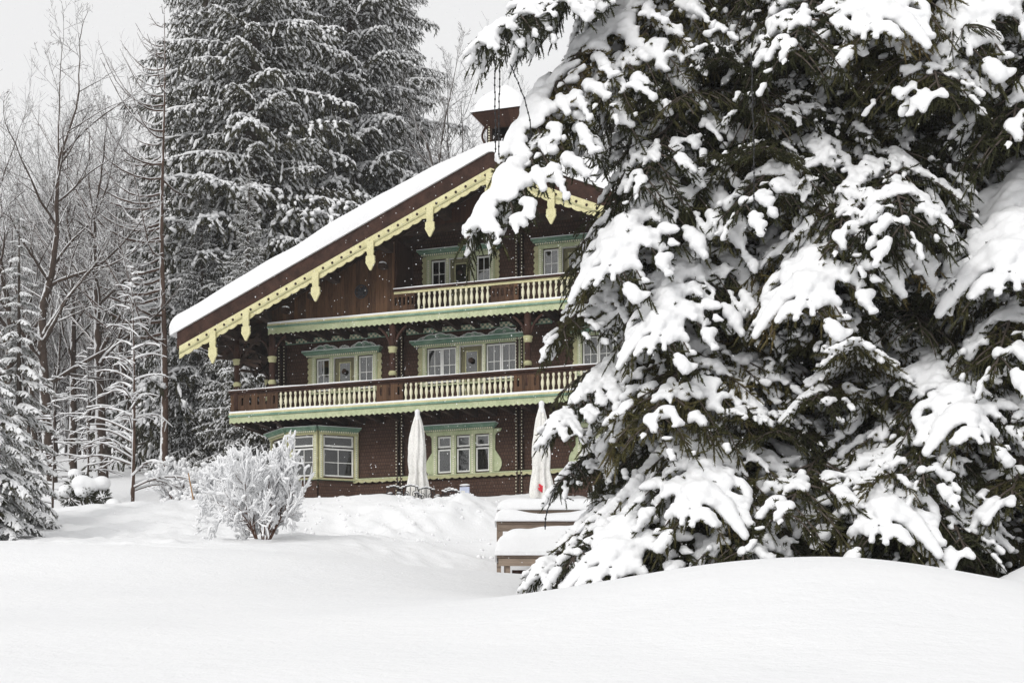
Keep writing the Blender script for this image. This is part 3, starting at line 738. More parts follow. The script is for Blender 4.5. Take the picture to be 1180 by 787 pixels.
# polygonal bay window ----------------------------------------------------------
bay = [(-8.35, -.0), (-7.35, -.78), (-6.35, -.78), (-5.37, -.0)]
for k in range(3):
    (x0, y0), (x1, y1) = bay[k], bay[k + 1]; L = math.hypot(x1 - x0, y1 - y0); ang = math.atan2(y1 - y0, x1 - x0); Mx = fmat(x0, y0, ang)
    wm = MB(); panel(wm, .0, L, 1.42, 2.95, [(.15, L - .13, 1.52, 2.80)], 0, .12)
    wm.add([(0, -.06, -2), (L, -.06, -2), (L, -.06, 1.42), (0, -.06, 1.42)], [(0, 1, 2, 3)])
    wm.xf(Mx).build('bay_wall', M['shingle'], house)
    u = window_unit([('l', .15, L - .13, 1.52, 2.80, 'n')], 1.52, 2.80, -.06, L + .06, 3.03, 'bay', Mx=Mx, sideb=None)
    st = MB().box(-.02, L + .02, -.1, -.07, 1.40, 1.46).xf(Mx).build('bay_rail', M['green'], house)
rb = MB(); c0 = (-6.86, .02, 3.28); V = [(x * 1.0 + (x + 6.86) * .04, y - .24, 3.035) for x, y in bay] + [c0]
rb.add(V, [(0, 1, 4), (1, 2, 4), (2, 3, 4)]); rb.build('bay_roof', M['green'], house)

# ------------------------------------------------------------------ conifer boughs
def curve(p0, d, L, k, n):
    t = np.linspace(0, 1, n)[:, None]
    return p0 + d * t * L + np.array([0, 0, -1.]) * (k * L) * t ** 2
def brushes(mb, P0, D, Ls, K, bl, bw, rad, mat=0, r=rng, splay=(.75, .66)):
    """needle brushes: M twiglets from P0 along D (unit), K blades each"""
    Mn = len(P0)
    ref = np.tile([0.2, .1, 1.], (Mn, 1)); A = np.cross(D, ref); A /= np.linalg.norm(A, axis=1, keepdims=True) + 1e-9; B = np.cross(D, A)
    t = (np.arange(K)[None, :] + r.random((Mn, K))) / K
    ps = r.random((Mn, K)) * 2 * PI
    R = np.cos(ps)[..., None] * A[:, None] + np.sin(ps)[..., None] * B[:, None]
    Tn = -np.sin(ps)[..., None] * A[:, None] + np.cos(ps)[..., None] * B[:, None]
    base = P0[:, None] + D[:, None] * (t * Ls[:, None])[..., None]
    bv = D[:, None] * splay[0] + R * splay[1]
    ln = bl * r.uniform(.7, 1.2, (Mn, K)) * (1 - .35 * t)
    tip = base + bv * ln[..., None]
    b0 = base + Tn * bw / 2; b1 = base - Tn * bw / 2
    V = np.stack([b0, b1, tip], 2).reshape(-1, 3); mb.add(V, np.arange(len(V)).reshape(-1, 3), mat)
    # core: a spindle
    th = np.arange(4) * PI / 2
    ring = P0[:, None] + (D * (Ls * .62)[:, None])[:, None] + rad * (np.cos(th)[None, :, None] * A[:, None] + np.sin(th)[None, :, None] * B[:, None])
    V = np.concatenate([ring, (P0 + D * Ls[:, None] * 1.02)[:, None], P0[:, None]], 1).reshape(-1, 3); o = np.arange(Mn)[:, None] * 6
    fs = [o + np.array([i, (i + 1) % 4, 4]) for i in range(4)] + [o + np.array([(i + 1) % 4, i, 5]) for i in range(4)]
    mb.add(V, np.concatenate(fs), mat)

def bough_skeleton(seed, L, droop, width, nside, curl=.5):
    r = np.random.default_rng(seed); S = np.linspace(0, 1, 18)
    wob = r.normal(0, .03, 18).cumsum() * .25; wob -= wob[0]
    stem = np.stack([L * S, wob * L * .4, L * (.10 * S - droop * S ** 2.2)], 1)
    sides = []
    for k in range(nside):
        s = .10 + .87 * (k + r.uniform(0, .8)) / nside; sg = 1 if k % 2 else -1
        j = s * 17; j0 = int(j); p = stem[j0] + (stem[min(j0 + 1, 17)] - stem[j0]) * (j - j0)
        l = width * L * ((1 - s) ** .62) * min(1, .35 + s / .30) * r.uniform(.75, 1.2) + .10
        ph = math.radians(r.uniform(42, 68)); tn = stem[min(j0 + 1, 17)] - stem[j0]; tn /= np.linalg.norm(tn)
        lat = np.array([-tn[1], tn[0], 0.]); d = tn * math.cos(ph) + sg * lat * math.sin(ph); d[2] += r.uniform(-.15, .12); d /= np.linalg.norm(d)
        sides.append(curve(p, d, l, r.uniform(.25, .6) * curl / .5, max(5, int(l / .12) + 3)))
    return stem, sides, r
def pt(Pl, t):
    j = t * (len(Pl) - 1); j0 = min(int(j), len(Pl) - 2); f = j - j0
    d = Pl[j0 + 1] - Pl[j0]; return Pl[j0] + d * f, d / (np.linalg.norm(d) + 1e-9)
def bough(seed, L=3.0, droop=.22, width=.36, nside=46, step=.038, K=30, snow=1.0, voxel=.020, tw=.13, hang=.5, fingers=.4, pillow=1.0):
    stem, sides, r = bough_skeleton(seed, L, droop, width, nside)
    nb = MB(); nb.tube(stem, np.linspace(.034, .008, 18) * L / 3, 5, 1)
    P0 = []; D = []; Ls = []
    def twigs(Pl, l, n):
        for k in range(n):
            t = (k + r.uniform(0, 1)) / n; p, d = pt(Pl, min(.999, .12 + .88 * t)); lat = np.cross([0, 0, 1.], d); lat /= np.linalg.norm(lat) + 1e-9
            sg = 1 if k % 2 else -1; a = math.radians(r.uniform(35, 65)); v = d * math.cos(a) + sg * lat * math.sin(a) + np.array([0, 0, r.uniform(.1, .55) if r.random() < .3 else -r.uniform(.1, .3 + hang)])
            P0.append(p); D.append(v / np.linalg.norm(v)); Ls.append(tw * r.uniform(.5, 1.35) * (1 - .3 * t))
            if r.random() < .38: v = d * r.uniform(.2, .7) + lat * r.uniform(-.5, .5) - np.array([0, 0, r.uniform(.8, 1.3)]); P0.append(p); D.append(v / np.linalg.norm(v)); Ls.append(tw * r.uniform(.7, 1.35))
        p, d = pt(Pl, .999); P0.append(p); D.append(d); Ls.append(tw * 1.1)
    for sd in sides:
        l = np.linalg.norm(np.diff(sd, axis=0), axis=1).sum(); nb.tube(sd, np.linspace(.011, .004, len(sd)), 3, 1); twigs(sd, l, max(3, int(l / step)))
    twigs(stem[6:], L * .6, int(L * .6 / step))
    brushes(nb, np.array(P0), np.array(D), np.array(Ls), K, .034, .0085, .008, 0, r, (.55, .84))
    # ---- snow: overlapping lobes fused by a voxel remesh
    sn = None
    if snow > 0:
        sb = MB(); cl = np.random.default_rng(seed + 99)
        def field(p): return float(wobble(np.array(p[0]), np.array(p[1] + .5 * p[2]), .17, seed) * .8 + .75 * wobble(np.array(p[0] + 3), np.array(p[1] + .5 * p[2]), .075, seed + 1))
        def lobes(Pl, r0, r1, keep, z):
            l = np.linalg.norm(np.diff(Pl, axis=0), axis=1).sum(); t = .0
            while t < 1:
                p, d = pt(Pl, min(.99, t)); f = field(p); rad = (.78 if pillow < 1 else 1.) * (r0 + (r1 - r0) * t) * cl.uniform(.75, 1.3) * (1 + pillow * .75 * min(1., max(0., f)))
                if f > 1.2 - 2.2 * keep: sb.ico(p + np.array([0, 0, rad * z]), (rad * 1.15, rad * 1.15, rad * .72), 1)
                t += rad * .6 / max(l, .1)
        kp = snow
        lobes(stem[3:], .075 * pillow, .045, kp + .05, .40)
        for sd in sides: lobes(sd[1:], .042, .026, kp, .45)
        for p, d, l in zip(P0, D, Ls):        # snow fingers on the single twigs, their tips stay bare
            f = field(p)
            if cl.random() < fingers and d[2] > -.8 and f > .9 - 2.2 * kp:
                for q in (.2, .42, .64)[:cl.integers(2, 4)]: rr = .029 * cl.uniform(.8, 1.3) * (1 + .5 * pillow * min(1., max(0., f))); sb.ico(p + d * l * q + np.array([0, 0, rr * .7]), (rr * 1.1, rr * 1.1, rr * .8), 0)
        sn = sb
        me = sb.mesh('bough_snow', M['snow']); o = bpy.data.objects.new('tmp', me); COL.objects.link(o)
        rm = o.modifiers.new('r', 'REMESH'); rm.mode = 'VOXEL'; rm.voxel_size = voxel; rm.use_smooth_shade = True
        sm = o.modifiers.new('s', 'SMOOTH'); sm.iterations = 2; sm.factor = .5
        dg = bpy.context.evaluated_depsgraph_get(); me2 = bpy.data.meshes.new_from_object(o.evaluated_get(dg)); bpy.data.objects.remove(o)
        n = len(me2.vertices); co = np.empty(n * 3, np.float32); me2.vertices.foreach_get('co', co); co = co.reshape(-1, 3); nr = np.empty(n * 3, np.float32); me2.vertices.foreach_get('normal', nr); nr = nr.reshape(-1, 3)
        dsp = .008 * wobble(co[:, 0] * 1.3, co[:, 1] + co[:, 2], .022, 9) + .014 * wobble(co[:, 0] + co[:, 2], co[:, 1] * 1.1, .07, 5) + .006 * wobble(co[:, 0], co[:, 1] - co[:, 2], .035, 6); co += nr * dsp[:, None]
        me2.vertices.foreach_set('co', co.ravel()); me2.polygons.foreach_set('use_smooth', np.ones(len(me2.polygons), bool)); me2.materials.clear(); me2.materials.append(M['snow']); me2.name = 'bough_snow'; sn = me2
    tipz = stem[-1][2]
    return dict(n=nb.mesh('bough_needles', [M['needle'], M['bark']]), s=sn, L=L, tz=tipz)

HEAVY = [bough(11, droop=.22, snow=.54, pillow=.8, fingers=.5), bough(12, droop=.30, width=.40, snow=.46, pillow=.7, fingers=.5), bough(13, droop=.18, width=.27, snow=.72, pillow=1.1, L=3.6, nside=54, hang=.8, fingers=.55), bough(14, droop=.27, width=.44, snow=.40, L=2.6, pillow=.8, fingers=.5), bough(18, droop=.36, width=.42, snow=.58, L=2.6, pillow=1.2, fingers=.5), bough(20, droop=.28, width=.36, snow=.44, pillow=.9, fingers=.5), bough(21, droop=.22, width=.28, snow=.64, L=3.4, nside=50, pillow=1., hang=.8, fingers=.55)]
LIGHT = [bough(15, droop=.28, width=.42, snow=.20, fingers=.5, pillow=.4), bough(16, droop=.35, width=.38, snow=.28, fingers=.5, pillow=.5), bough(19, droop=.26, width=.40, snow=.36, fingers=.5, pillow=.5)]
BARE = [bough(17, droop=.38, width=.42, snow=.08, hang=.8, fingers=.4, pillow=.4)]
RICH = [bough(24, droop=.30, width=.34, snow=.86, pillow=.9, fingers=.6, voxel=.03), bough(25, droop=.38, width=.38, snow=.74, pillow=1.1, fingers=.6, L=2.6, voxel=.03)]
def inner_mesh():
    stem, sides, r = bough_skeleton(23, 3., .38, .44, 30); a = MB(); a.tube(stem, np.linspace(.03, .008, 18), 4, 1); P0 = []; D = []; Ls = []
    for sd in sides + [stem]:
        l = np.linalg.norm(np.diff(sd, axis=0), axis=1).sum(); a.tube(sd[::2], .008, 3, 1)
        for k in range(max(3, int(l / .06))):
            p, d = pt(sd, min(.99, r.random())); lat = np.cross([0, 0, 1.], d); lat /= np.linalg.norm(lat) + 1e-9; v = d * .6 + lat * r.uniform(-.7, .7) - np.array([0, 0, r.uniform(.1, .9)]); P0.append(p); D.append(v / np.linalg.norm(v)); Ls.append(r.uniform(.12, .22))
    brushes(a, np.array(P0), np.array(D), np.array(Ls), 11, .042, .011, .009, 0, r, (.6, .8)); m = MB(); q = random.Random(4)
    for k in range(56):
        m.merge(a, Matrix.Translation((0, 0, .6 + 9.6 * k / 56)) @ Euler((q.uniform(-.3, .3), q.uniform(-.1, .35), q.uniform(0, 6.28)), 'XYZ').to_matrix().to_4x4() @ Matrix.Scale(q.uniform(.65, 1.05), 4))
    return m.mesh('inner_foliage', [M['needle'], M['bark']])
INNER = inner_mesh()
def place_bough(tree, tp, base, az, pitch, sc, roll=0.):
    o = put('branch', tp['n'], tree, base, (roll, -pitch, az), (sc, sc * random.choice((-1, 1)) * random.uniform(.85, 1.1), sc))
    if tp['s'] is not None: put('snow', tp['s'], o)
    return o
def near_fir(px, d, height, crown_r, label, seed, keys=(), nfill=90, z_lo=.4, z_hi=9.5, front=0.7, trunk_r=.24, lean=(0, 0), left=None):
    x = (px - 590) / F * d; z = Hf(x, d) - .1
    t = empty('fir_tree', (x, d, z)); tag(t, label, 'fir tree', 'snow laden firs in the right foreground')
    Zs = np.linspace(0, height, 14)
    tr = MB(); rr_ = trunk_r * (1 - Zs / height * .93); tr.tube(np.stack([lean[0] * Zs / height + .05 * np.sin(Zs), lean[1] * Zs / height + 0 * Zs, Zs], 1), rr_, 9); tr.build('trunk', M['bark'], t)
    tag(put('inner_foliage', INNER, t, rot=(0, 0, seed)), kind='stuff')
    r = random.Random(seed); cnt = 0
    for (kx, ky, kd, bz, ty) in keys:          # boughs whose tips the photo shows clearly
        tip = at(kx, ky, kd) - Vector((x, d, z)); b = Vector((lean[0] * bz / height, lean[1] * bz / height, bz)); v = tip - b
        tp = (HEAVY[:5] + LIGHT + HEAVY[5:])[ty]; D = v.length; Lt = math.hypot(tp['L'], tp['tz']); el = math.asin(v.z / D); tilt = math.atan2(tp['tz'], tp['L'])
        place_bough(t, tp, b, math.atan2(v.y, v.x), el - tilt, D / Lt, 0); cnt += 1
    for k in range(nfill):
        u = (k + r.random()) / nfill; bz = z_lo + (z_hi - z_lo) * u; f = 1 - bz / height
        az = r.uniform(0, 2 * PI)
        if r.random() < front: az = -PI / 2 + r.gauss(0, 1.05)
        Lb = crown_r * (f ** .75) * r.uniform(.62, 1.05)
        if left is not None and math.cos(az) < -.1: Lb = min(Lb, (x - (left(bz) - 590) / F * d) / -math.cos(az))
        tp = r.choice(HEAVY if r.random() < .30 else LIGHT if r.random() < .78 else BARE)
        pitch = r.uniform(-.16, .18) + (.2 * bz / height)
        place_bough(t, tp, (lean[0] * bz / height, lean[1] * bz / height, bz), az, pitch, max(.35, Lb / tp['L']), r.uniform(-.12, .12)); cnt += 1
    return t
# (tip px, tip py, depth, base height on the trunk, template)
KA = [(546, 58, 19.8, 9.6, 2), (592, 8, 20.5, 10.4, 0), (578, 190, 20.2, 9.6, 9), (540, 276, 19.6, 8.6, 9), (640, 392, 20.2, 5.6, 0), (632, 505, 19.7, 4.6, 2), 
      (640, 560, 20.5, 3.0, 1), (612, 672, 19.8, 2.4, 2), (650, 655, 19.2, 2.0, 1), (700, 668, 18.6, 2.0, 4), (700, 320, 19.3, 6.4, 4), (735, 225, 19.6, 7.6, 3), (690, 120, 20., 9.0, 3), (760, 400, 19.0, 5.2, 4), (745, 500, 18.8, 4.0, 3), (790, 600, 18.4, 2.6, 4), (860, 655, 18.1, 1.9, 1)]
near_fir(850, 22.3, 15.5, 4.2, 'huge fir bowed with snow, its long boughs reaching left across the chalet roof', 3, KA, 80, left=lambda z: 685 if z < 3.6 else 735 if z < 8.4 else 665)
KB = [(930, 360, 18.6, 5.8, 4), (905, 70, 18.9, 9.2, 3), (1000, 40, 18.7, 9.0, 4), (1040, 275, 18.2, 6.6, 1), (965, 290, 18.8, 6.8, 3), (1120, 640, 18.0, 2.4, 0), (1010, 620, 17.9, 2.4, 4), (1070, 560, 18.2, 3.0, 1), (900, 600, 18.2, 2.4, 3), (1135, 505, 18.4, 3.6, 4), (1090, 110, 18.6, 8.4, 0), (850, 250, 19.2, 7.0, 1)]
near_fir(1005, 22.0, 16.5, 4.1, 'dense fir with snow pillows standing between the other two foreground firs', 5, KB, 86, lean=(.3, 0))
KC = [(1165, 165, 18.8, 8.4, 3), (1165, 330, 18.6, 6.4, 4), (1150, 430, 18.6, 5.2, 1), (1110, 60, 19., 9.6, 4), (1170, 580, 18.2, 2.8, 0)]
near_fir(1215, 22.6, 16.0, 4.3, 'darker fir cut off by the right edge of the picture', 8, KC, 90)

# small fir at the left edge
def small_fir(px, d, height, crown_r, label, seed, n=90, group=None):
    x = (px - 590) / F * d; z = Hf(x, d) - .1
    t = empty('fir_tree', (x, d, z)); tag(t, label, 'fir tree', group)
    tr = MB(); Zs = np.linspace(0, height, 8); tr.tube(np.stack([0 * Zs, 0 * Zs, Zs], 1), .10 * (1 - Zs / height * .95), 7); tr.build('trunk', M['bark'], t)
    r = random.Random(seed)
    for k in range(n):
        u = ((k + r.random()) / n) ** 1.15; bz = .35 + (height - .45) * u; f = 1 - bz / height
        Lb = crown_r * (f ** .8) * r.uniform(.75, 1.1) + .16; tp = r.choice(RICH if r.random() < .85 else HEAVY)
        place_bough(t, tp, (0, 0, bz), k * 2.39996 + r.uniform(-.3, .3), -.12 + .1 * u + r.uniform(-.15, .1), Lb / tp['L'])
    return t
small_fir(22, 36, 7.4, 1.0, 'slender snow plastered fir at the left edge of the picture', 21, 96)
small_fir(-16, 33, 5.2, 1.35, 'broad low snow plastered fir cut off by the left edge', 22, 90)
small_fir(226, 62, 7.0, 2.3, 'lower dark fir tucked behind the left eave of the chalet', 23, 80, 'tall dark firs behind the chalet')

# ------------------------------------------------------------------ tall firs behind the house
def far_bough(seed, L=3.0, width=.30, nside=22, snow=.8):
    stem, sides, r = bough_skeleton(seed, L, .16, width, nside, .8)
    nb = MB(); sb = MB(); nb.tube(stem[::3], np.linspace(.03, .01, 6), 3, 1)
    P0 = []; D = []; Ls = []
    for sd in sides + [stem[5:]]:
        l = np.linalg.norm(np.diff(sd, axis=0), axis=1).sum(); n = max(3, int(l / .13))
        for k in range(n):
            p, d = pt(sd, min(.99, (k + r.uniform(0, 1)) / n)); lat = np.cross([0, 0, 1.], d); lat /= np.linalg.norm(lat) + 1e-9
            v = d * .7 + lat * r.uniform(-.8, .8) + np.array([0, 0, -r.uniform(.3, 1.1)]); P0.append(p); D.append(v / np.linalg.norm(v)); Ls.append(r.uniform(.16, .32))
        if r.random() < snow:
            s0 = r.uniform(0, .2)
            while s0 < .95:
                s1_ = s0 + r.uniform(.12, .34); m = 4; Pp = np.array([pt(sd, min(.99, s0 + (s1_ - s0) * q / (m - 1)))[0] for q in range(m)]) + [0, 0, .03] + r.normal(0, .025, (m, 3)) * [1, 1, .5]
                rad = np.array([.012, .045, .048, .015]) * r.uniform(.45, 1.35); sb.tube(Pp, rad, 4, 0); s0 = s1_ + r.choice([0, .02, .06, .15])
        for k in range(int(n * snow * .8)):
            j = len(P0) - 1 - int(r.integers(0, n)); p, v = P0[j], D[j]; l = Ls[j] * r.uniform(.5, .9)
            if v[2] > -.8: sb.tube(np.array([p, p + v * l * .5, p + v * l]) + [0, 0, .03], np.array([.01, .032, .01]) * r.uniform(.6, 1.3), 3, 0)
    brushes(nb, np.array(P0), np.array(D), np.array(Ls), 9, .10, .024, .018, 0, r, (.7, .7))
    return nb, sb
FB = [far_bough(31 + k) for k in range(4)]; FB += [far_bough(41, 2.6, .38, 20, .95), far_bough(42, 3.0, .3, 20, .4)]
def far_crown(seed, height, R, n, lo=1.5, pw=.8, taper=1.):
    r = random.Random(seed); A = MB(); S = MB()
    for k in range(n):
        u = (k + r.random()) / n; bz = lo + (height - lo - .3) * u; f = 1 - bz / height
        Lb = (R * (f ** pw) * r.uniform(.62, 1.22) + .35); a, s = r.choice(FB)
        if r.random() < .3: Lb *= .7
        Mx = Matrix.Translation((0, 0, bz)) @ Euler((r.uniform(-.2, .2), -(r.uniform(-.38, -.08) + .35 * u), k * 2.39996 + r.uniform(-.5, .5)), 'XYZ').to_matrix().to_4x4() @ Matrix.Scale(Lb / 3.0, 4)
        A.merge(a, Mx)
        S.merge(s, Mx)
    return A.mesh('crown', [M['needle_far'], M['bark']]), S.mesh('crown_snow', M['snow'])
CR = [far_crown(1, 33, 6.3, 420, 1.5, .85), far_crown(2, 29, 5.2, 350, 1.2, .85)]
def far_fir(px, d, ci, sc, rz, label, dz=0, name='fir_tree', cat='fir tree', group='tall dark firs behind the chalet'):
    x = (px - 590) / F * d; z = Hf(x, d) - .3 + dz; t = empty(name, (x, d, z), rz); tag(t, label, cat, group)
    h = (33, 29)[ci]; tr = MB(); Zs = np.linspace(0, h, 12); tr.tube(np.stack([.1 * np.sin(Zs * .4), 0 * Zs, Zs], 1), .42 * (1 - Zs / h * .96), 8); o = tr.build('trunk', M['bark'], t); o.scale = (sc,) * 3
    o = put('crown', CR[ci][0], t, sc=sc); put('snow', CR[ci][1], t, sc=sc); return t
far_fir(292, 63, 0, 1.0, .3, 'tallest dark fir rising out of the picture right behind the left roof slope')
far_fir(405, 69, 0, 1.03, 2.1, 'tall snow dusted fir behind the middle of the left roof slope')
far_fir(236, 71, 1, 1.05, 1.2, 'tall fir next to the leaning bare larch left of the chalet')
far_fir(448, 80, 1, 1.12, 4.0, 'paler tall fir, rightmost of the group behind the chalet')
far_fir(346, 78, 1, 1.2, 5.1, 'fir filling the gap between the two tallest firs behind the chalet')
far_fir(232, 60, 1, .42, .7, 'short fir with bowed branches seen through the left gallery posts')
far_fir(286, 58, 1, .40, 3.7, 'short fir close behind the left eave and gallery posts')
far_fir(705, 72, 1, .9, 2.7, 'fir hidden mostly behind the right roof slope')
far_fir(930, 66, 0, .8, 4.4, 'tall fir glimpsed through gaps of the foreground firs')
far_fir(1130, 60, 1, .9, 1.4, 'fir behind the right foreground fir, seen only through its gaps')

# ------------------------------------------------------------------ bare trees
def bare_tree(seed, H_, r0, lv=4, spread=.75, up=.25, first=.3, nb=(6, 5, 4, 4), snow=1., sides=(8, 5, 3, 3, 3), crook=.10, lr=(.42, .5, .5, .5), seg=9, lean=(0, 0), snowr=1.0):
    r = random.Random(seed); w_ = MB(); s_ = MB()
    def grow(p, d, L, rad, lev):
        n = max(4, seg - lev * 2); pts = [np.array(p)]; dd = np.array(d, float)
        for i in range(n):
            dd = dd + np.array([r.gauss(0, crook), r.gauss(0, crook), r.gauss(0, crook * .6) + (up * .12 if lev else .03)]); dd /= np.linalg.norm(dd); pts.append(pts[-1] + dd * L / n)
        pts = np.array(pts); rd = np.linspace(rad, max(rad * (.25 if lev == 0 else .35), .005), n + 1)
        w_.tube(pts, rd, sides[lev], 0)
        if lev >= 1 and snow > 0 and r.random() < snow * (.85 if lev < 3 else .32):
            sr = np.clip(rd * .6, .009, .05) * r.uniform(.7, 1.3, ) * snowr; s_.tube(pts + np.stack([0 * rd, 0 * rd, rd * .75 + sr * .3], 1), sr, 4, 0)
        if lev < lv:
            c = nb[min(lev, len(nb) - 1)]
            if lev <= 1:
                tdir = pts[-1] - pts[-2]; tdir /= np.linalg.norm(tdir)
                for k in range(3 if lev == 0 else 2):
                    v = tdir + np.array([r.gauss(0, .28), r.gauss(0, .28), .05]); grow(pts[-1], v / np.linalg.norm(v), L * r.uniform(.28, .42), rd[-1] * (.95 if k == 0 else .7), lev + 1)
            for k in range(c):
                t = first + (1 - first) * (k + r.random()) / c if lev == 0 else .15 + .85 * (k + r.random()) / c
                q, td = pt(pts, min(.98, t)); a = r.uniform(0, 2 * PI); x_ = np.cross(td, [.3, .2, 1]); x_ /= np.linalg.norm(x_); y_ = np.cross(td, x_)
                sp = spread * r.uniform(.7, 1.2); v = td * math.cos(sp) + (x_ * math.cos(a) + y_ * math.sin(a)) * math.sin(sp); v[2] += .1
                ll = L * lr[min(lev, 3)] * r.uniform(.6, 1.1) * (1.15 - .6 * t)
                grow(q, v / np.linalg.norm(v), ll, max(.006, (rad * (1 - .7 * t)) * .55), lev + 1)
    grow((0, 0, 0), (lean[0], lean[1], 1), H_, r0, 0)
    return w_, s_
BT = []
for k, (H_, lvl, sp) in enumerate(((17, 4, .85), (15, 4, .7), (18, 4, .65), (13, 4, .9))):
    a, s = bare_tree(50 + k, H_ * .78, .24, lvl, sp, .3, .30 + .05 * k, (13, 6, 5, 4), 1., crook=.09)
    BT.append((a.mesh('bare_limbs', M['bark_grey']), s.mesh('limb_snow', M['snow']), H_))
def bare(px, d, k, h, rz, label, group='bare frosted trees left of the chalet', wide=1., dz=0, tilt=0):
    x = (px - 590) / F * d; z = Hf(x, d) - .2 + dz; t = empty('bare_tree', (x, d, z), rz); t.rotation_euler = (tilt, 0, rz); tag(t, label, 'bare tree', group); s = h / BT[k][2]
    put('limbs', BT[k][0], t, sc=(s * wide, s * wide, s)); put('snow', BT[k][1], t, sc=(s * wide, s * wide, s)); return t
def toppy(py, d, px): return (810 - py) / F * d - Hf((px - 590) / F * d, d)
for (px, d, k, py, rz, lb) in (
    (60, 56, 0, 88, .4, 'spreading bare tree with forked limbs, tallest at far left'),
    (22, 60, 1, 150, 2.2, 'bare tree behind the slender fir at the left edge'),
    (118, 58, 3, 175, 1.0, 'bare tree with crooked double stem left of the larch'),
    (84, 66, 2, 170, 3.0, 'straight thin bare tree between the two forked ones'),
    (150, 70, 1, 215, 4.1, 'bare tree directly behind the young snowy larch'),
    (178, 76, 2, 260, 5.2, 'dim bare tree beside the reddish larch trunk'),
    (-25, 64, 3, 160, .9, 'bare tree cut off by the left edge with limbs reaching in'),
    (40, 78, 2, 240, 1.9, 'slim bare tree standing deep in the wood far left'),
    (100, 84, 0, 260, 2.8, 'hazy bare tree deep in the wood above the snow cushions'),
    (520, 66, 1, 78, 1.4, 'upright bare tree in the gap between firs and belfry'),
    (556, 72, 0, 110, 3.6, 'bushy bare tree immediately left of the belfry'),
    (488, 76, 3, 130, 5.5, 'bare tree half hidden by the palest fir above the roof'),
    (640, 74, 2, 150, .2, 'bare tree behind the roof right of the belfry')):
    bare(px, d, k, toppy(py, d, px), rz, lb, wide=1.05 if px != 60 else 1.15, group='bare frosted trees left of the chalet' if px < 300 else 'bare trees behind the chalet roof')

# tall bare larch with long swept limbs
def larch(px, d, py_top, label, seed, limbs, reach, rad, dirs, snow_r, name='larch_tree', lo=.15, droop=-.18, tw=.55, mat='bark_red', gl=None):
    x = (px - 590) / F * d; z = Hf(x, d) - .2; h = (810 - py_top) / F * d - z; t = empty(name, (x, d, z)); tag(t, label, 'larch tree', gl)
    r = random.Random(seed); w_ = MB(); s_ = MB(); Zs = np.linspace(0, h, 16)
    T_ = MB(); T_.tube(np.stack([.06 * np.sin(Zs * .5), 0 * Zs, Zs], 1), rad * (1 - Zs / h * .95), 7); T_.build('trunk', M[mat], t)
    for k in range(limbs):
        u = (k + r.random()) / limbs; bz = h * (lo + (1 - lo) * u * .99); f = 1 - u
        az = dirs(r) ; L = reach(u) * r.uniform(.75, 1.15) + .15; n = 8; S = np.linspace(0, 1, n)[:, None]
        dv = np.array([math.cos(az), math.sin(az), 0.]); sag = r.uniform(.7, 1.2) * droop
        Pl = np.array([0, 0, bz]) + dv * S * L + np.array([0, 0, 1.]) * (sag * L * np.sin(S * PI * .75) + .80 * L * S ** 2 * (1 if droop < 0 else 0))
        rd = np.linspace(max(.016, rad * .30 * (f ** .6 + .25)), .009, n); Pl = Pl + np.stack([.05 * L * wobble(S[:, 0] * 3, S[:, 0] * 0 + k, .8, 5), .05 * L * wobble(S[:, 0] * 3, S[:, 0] * 0 + k, .8, 6), .05 * L * wobble(S[:, 0] * 3, S[:, 0] * 0 + k, .8, 7)], 1) * S; w_.tube(Pl, rd, 4)
        s_.tube(Pl + np.stack([0 * rd, 0 * rd, rd + snow_r * .35], 1), np.linspace(snow_r, snow_r * .5, n), 5)
        for j in range(int(L / .13)):
            q, td = pt(Pl, r.uniform(.12, .99)); v = td * r.uniform(.3, .9) + np.array([-td[1], td[0], 0]) * r.choice((-1, 1)) * r.uniform(.4, .9) + np.array([0, 0, r.uniform(-.5, .15)]); l = tw * r.uniform(.3, 1.) * (1 - .3 * u)
            Q = np.array([q, q + v * l * .5, q + v * l + np.array([0, 0, -.08 * l])]); w_.tube(Q, [.008, .006, .004], 3)
            if r.random() < .8: s_.tube(Q + [0, 0, .012 + snow_r * .2], np.array([.5, .45, .25]) * snow_r, 4)
    w_.build('limbs', M[mat], t); s_.build('snow', M['snow'], t); return t
larch(188, 58, 8, 'tall bare larch with long limbs swept to the left, beside the big firs', 61, 46, lambda u: 6.6 * (1 - u) ** .55 * (.35 + .65 * min(1, (1 - u) * 2.2)) * (.6 + .4 * abs(math.sin(u * 40))), .16, lambda r: PI + r.gauss(0, .75), .020, lo=.25, tw=.8)
larch(152, 42, 305, 'young larch with snow loaded level branches above the snow cushions', 62, 46, lambda u: 1.55 * (1 - u) ** 1.1 + .12, .065, lambda r: r.uniform(0, 2 * PI), .038, lo=.08, droop=.22, tw=.5)
larch(100, 50, 400, 'thin frosted sapling left of the young larch', 63, 34, lambda u: 1.2 * (1 - u) ** .8 + .1, .05, lambda r: r.uniform(0, 2 * PI), .030, lo=.1, droop=.05, tw=.5, mat='bark_grey', name='young_tree')
larch(60, 47, 430, 'small frosted sapling behind the slender fir', 64, 30, lambda u: 1.2 * (1 - u) ** .8 + .1, .045, lambda r: r.uniform(0, 2 * PI), .030, lo=.1, droop=.05, tw=.5, mat='bark_grey', name='young_tree')

